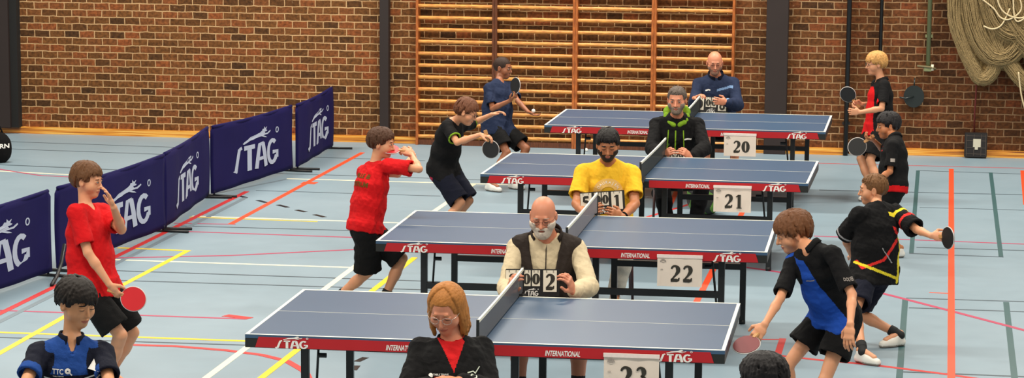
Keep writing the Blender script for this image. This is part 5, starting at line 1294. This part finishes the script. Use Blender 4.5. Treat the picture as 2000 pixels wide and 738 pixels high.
# --- dark-haired boy, right
p = dict(H=1.38, D=22.8, hip=(1744, 362), neck=(1747, 268), head=(1734, 246), s_head=1, fwd=(-.9, -.3, 0), face=(-1, -.15, -.12), skin='tan', hairc=('black', (28, 24, 26)),
         shL=(1744, 283, -1), elL=(1738, 335, -1), wrL=(1712, 352, -1), shR=(1738, 276, 1), elR=(1728, 296, 1), wrR=(1708, 275, -1), hdR=((-1, 0, .25), (0, .2, 1), (0, -1, 0), .7), hdL=((-.6, 0, -.5), (.3, .6, 0), (-.3, -.6, .4), .4),
         anR=(1742, 478), anL=(1756, 484), poleR=(-1, -.1, 0), poleL=(-1, -.1, 0), hair=hair_short(front=.046, fringe=.008, side=-.008, back=-.055, vol=.015, n=150, seed=33), label='dark-haired boy in a black and red shirt holding a round paddle, right of table 21')
def _dr(fr): return lambda C: (tcoords(fr, C)[0] < -.04).astype(int)
fr = build_person(p); shirt(fr, p, 't_shirt', [BLKJ, REDC], sl=.85, neck='polo', hem=-.16, loose=1.5, slot=_dr); collar(fr, BLKJ, .035, open_=.4); pants(fr, p, 'shorts', BLKS, .9, flare=.03); shoes(fr, p)
decal(fr, 'sleeve_patch', A_line([(-.02, 0), (.02, 0)], .03), mat('patch_grey', (150, 140, 134), .7), .70, .0, -.0, dirn=vd(.1, -1, 0), axis=fr['J']['shL']+(fr['J']['elL']-fr['J']['shL'])*.6)
decal(fr, 'red_emblem', A_line([(-.012, 0), (.012, 0)], .05), REDT, .70, -.10, .02, dirn=vd(-.3, -1, 0))
paddle(fr['J']['hdR'], fr['J']['hdR']+vd(-.75, -.1, -.5), vd(-.15, -1, .1), RUBB, RUBR, 'round black paddle in the hand of the dark-haired boy right of table 21', .078)

# --- boy in black with yellow and red trim, back to the viewer
def _yr(fr):
    def f(C):
        t, x, y = tcoords(fr, C); m = np.zeros(len(C), int); X = x/fr['u']
        xx = C@RH-fr['J']['neck']@RH; L = np.linalg.norm(fr['J']['neck']-fr['J']['hip'])
        def near(a, b, wd):
            a = np.array(a); b = np.array(b); d = b-a; q = np.stack([xx, t], 1)-a; s = np.clip((q[:, 0]*d[0]+q[:, 1]*L*L*d[1])/(d[0]**2+(d[1]*L)**2), 0, 1); e = q-s[:, None]*d; return np.sqrt(e[:, 0]**2+(e[:, 1]*L)**2) < wd
        m[near((.13, .48), (.03, .16), .010)] = 2; m[near((.03, .16), (-.12, .02), .010)] = 2; m[near((-.12, .02), (-.15, .12), .010)] = 2
        m[near((.15, .50), (.16, .30), .008)] = 1; m[near((.16, .32), (.14, -.20), .008)] = 1; m[near((-.16, .10), (.13, -.12), .010)] = 1; m[near((.02, .34), (.09, .12), .004)] = 3
        h, r = arm_u(fr, C, 'R'); k = r < .12; m[k & (h > .16)] = 0; m[k & (h > .20) & (h < .30) & (C[:, 2] > (fr['J']['shR']+(fr['J']['elR']-fr['J']['shR'])*.25)[2])] = 1; m[k & (h > .52) & (h < .62)] = 2
        h, r = arm_u(fr, C, 'L'); k = r < .14; m[k & (h > .2)] = 0; m[k & (h > .80) & (h < .85)] = 3
        return m
    return f
p = dict(H=1.5, D=18.95, vox=.0045, hip=(1708, 526), neck=(1713, 402), head=(1705, 371), s_head=1, fwd=(-.45, .9, 0), pfwd=(-.5, .8, 0), face=(-1, .10, -.05), skin='fair', hairc=('brown_buzz', (112, 76, 44)),
         shR=(1748, 414, 1), elR=(1790, 448, -1), wrR=(1818, 460, -1), shL=(1680, 418, -1), elL=(1650, 462, 1), wrL=(1664, 500, 1), hdR=((1, 0, 0), (0, .8, -.3), (0, -.2, 1), .9), anR=(1754, 652), anL=(1684, 684), poleR=(-.8, .4, 0), poleL=(-.9, .4, 0), footR=(-.6, -.3), footL=(.5, -.5),
         hair=hair_short(front=.058, side=.0, back=-.055, vol=.007, n=40, rad=.005, seed=41, temple=.05), label='boy in black with yellow and red trim, seen from behind')
fr = build_person(p); shirt(fr, p, 't_shirt', [BLKJ, cloth('yellow_trim', (226, 206, 50)), REDT, cloth('grey_trim', (150, 148, 150))], sl=.92, e=.022, neck='crew', hem=-.22, loose=2.2, wr=.009, slot=_yr)
pants(fr, p, 'shorts', NAVYC, .82, flare=.03, wr=.006); shoes(fr, p, sock=mat('sock_black', (16, 16, 18), .8), sockh=.05)
paddle(fr['J']['hdR'], fr['J']['hdR']+vd(.38, -1, .05), vd(1, .3, 0), RUBB, RUBB, 'black paddle at the outstretched hand of the boy in yellow and red trim', .078)

# --- lunging boy in blue
def _bl(fr):
    def f(C):
        t, x, y = tcoords(fr, C); u = fr['u']; ang = np.arctan2(-x, y); m = ((ang > -1.25) & (ang < .85+.45*np.clip(.6-t, 0, .6)) & (t < .92)).astype(int)
        for n_ in 'RL': h, r = arm_u(fr, C, n_); m[(h > .05) & (r < .10*u)] = 0
        return m
    return f
p = dict(H=1.64, D=15.9, vox=.0042, head_scale=1.06, hip=(1634, 614), neck=(1583, 482), s_neck=-1, head=(1549, 455), s_head=1, fwd=(-.62, -.72, -.35), pfwd=(-.75, -.55, 0), face=(-1, -.10, -.34), skin='fair', hairc=('auburn', (104, 64, 36)), limb=.88,
         shL=(1626, 495, -1), elL=(1664, 575, -1), wrL=(1661, 632, -1), shR=(1550, 510, 1), elR=(1524, 582, -1), wrR=(1494, 633, -1), hdR=((-.5, 0, -.7), (.3, .8, 0), (-.6, -.4, .3), .8), hdL=((-.1, 0, -1), (.5, .6, 0), (-.7, -.6, 0), .3),
         anR=(1558, 826), anL=(1670, 842), poleR=(-1, -.5, 0), poleL=(-.8, -.5, 0), hair=hair_short(front=.044, fringe=.010, side=-.016, back=-.062, vol=.022, n=230, seed=44, rad=.009, tuft=.010), label='lunging boy in a blue shirt with black sleeves at the right end of table 23')
fr = build_person(p); shirt(fr, p, 't_shirt', [BLKJ, BLUE2, cloth('grey_trim', (150, 148, 150))], sl=.86, e=.012, neck='crew', hem=-.03, loose=1.2, wr=.006, slot=_bl); collar(fr, BLKJ, .03, 1.1, open_=.4)
pants(fr, p, 'shorts', BLKS, .60, e=.014, flare=.035, wr=.006); shoes(fr, p)
decal(fr, 'sleeve_text', A_text('DOLVER', .06, .016, .2), mat('ink_grey', (150, 140, 134), .7), .7, 0, .0, dirn=vd(.3, -1, 0), axis=fr['J']['shL']+(fr['J']['elL']-fr['J']['shL'])*.52, rot=-.35)
decal(fr, 'chest_mark', A_line([(-.03, 0), (.03, .006)], .006), mat('ink_grey', (150, 140, 134), .7), .68, .02, 0)
paddle(fr['J']['hdR'], fr['J']['hdR']+vd(-.55, -.6, -.40), vd(-.2, -.5, .9), mat('rubber_dull_red', (120, 50, 54), .5), RUBB, 'dull red paddle low in the hand of the lunging boy in blue', .08)

# --- dark head at the bottom edge
p = dict(H=1.52, D=11, vox=.0045, hip=(1488, 1040), neck=(1492, 820), head=(1490, 746), s_head=1, fwd=(-.5, .85, 0), face=(-.75, .66, -.15), skin='tan', hairc=('black', (28, 24, 26)), elR=(1570, 920, 1), elL=(1410, 920, 1), wrR=(1560, 990, 1), wrL=(1420, 990, 1),
         an_rel=True, anR=(.1, 0), anL=(-.1, .03), poleR=(0, 1, 0), poleL=(0, 1, 0), hair=hair_short(front=.048, side=-.006, back=-.06, vol=.018, n=190, seed=51), label='black-haired boy whose head just shows at the bottom edge, right of the sheet 23')
fr = build_person(p); shirt(fr, p, 't_shirt', BLKJ, sl=.75, neck='crew'); pants(fr, p, 'shorts', BLKS, .8); shoes(fr, p)

# ------------------------------------------------------------------ bags
q = atz(1374, 420); bag = empty('sports_bag', (q[0], q[1]+.1, 0), .1); tag(bag, 'black and green bag on the floor under table 21, beside the seated man', 'bag')
PR = [ell((0, 0, .14), (.17, .11, .15), None, .02), ell((.02, -.06, .10), (.12, .07, .09), None, .02), cone((-.1, 0, .22), (.1, 0, .24), .06, .05, .04), planes((0, 0, 0), .5, [((0, 0, 1), .004)])]
def leafy(C): return (np.sin(C[:, 0]*60+C[:, 2]*26+2*np.sin(C[:, 2]*30)) > .35).astype(int)
o = smesh('body', PR, .008, [mat('bag_black', (22, 24, 20), .6), mat('bag_green', (84, 128, 44), .6)], bag, np.zeros(3), leafy, .006)
MB().tube([(-.11, -.03, .26), (-.06, -.05, .34), (.06, -.05, .35), (.12, -.03, .27)], .01, 8).build('handle', mat('bag_black', (22, 24, 20), .6), bag, True)
q = atz(-6, 317); bag = empty('equipment_bag', (q[0], q[1], 0), .3); tag(bag, 'rounded black bag with white lettering at the left edge near the wall', 'bag')
PR = [ell((0, 0, .17), (.16, .13, .17), None, .02), ell((.0, 0, .10), (.15, .12, .12), None, .03), planes((0, 0, 0), .5, [((0, 0, 1), .004)])]
o = smesh('body', PR, .008, BLK, bag, np.zeros(3), None, .003)
bv = BVHTree.FromPolygons([tuple(v.co) for v in o.data.vertices], [tuple(p_.vertices) for p_ in o.data.polygons]); m = A_text('STERN', .22, .05, 0, .03); V = []
for x, y, z in m.v:
    h_ = bv.ray_cast(Vector((x+.03, -.6, y+.19)), Vector((0, 1, 0))); V.append(tuple(h_[0]-Vector((0, .003, 0))) if h_[0] else (x+.03, -.05, y+.19))
m.v = V; m.build('lettering', WHITEINK, o)
MB().tube([(-.06, 0, .32), (-.03, 0, .39), (.04, 0, .39), (.07, 0, .31)], .011, 8).build('handle', BLK, bag, True)
q = atz(1145, 296); ball((q[0], q[1]+.0, .02), 'white ball on the floor behind the man in yellow, below table 20')
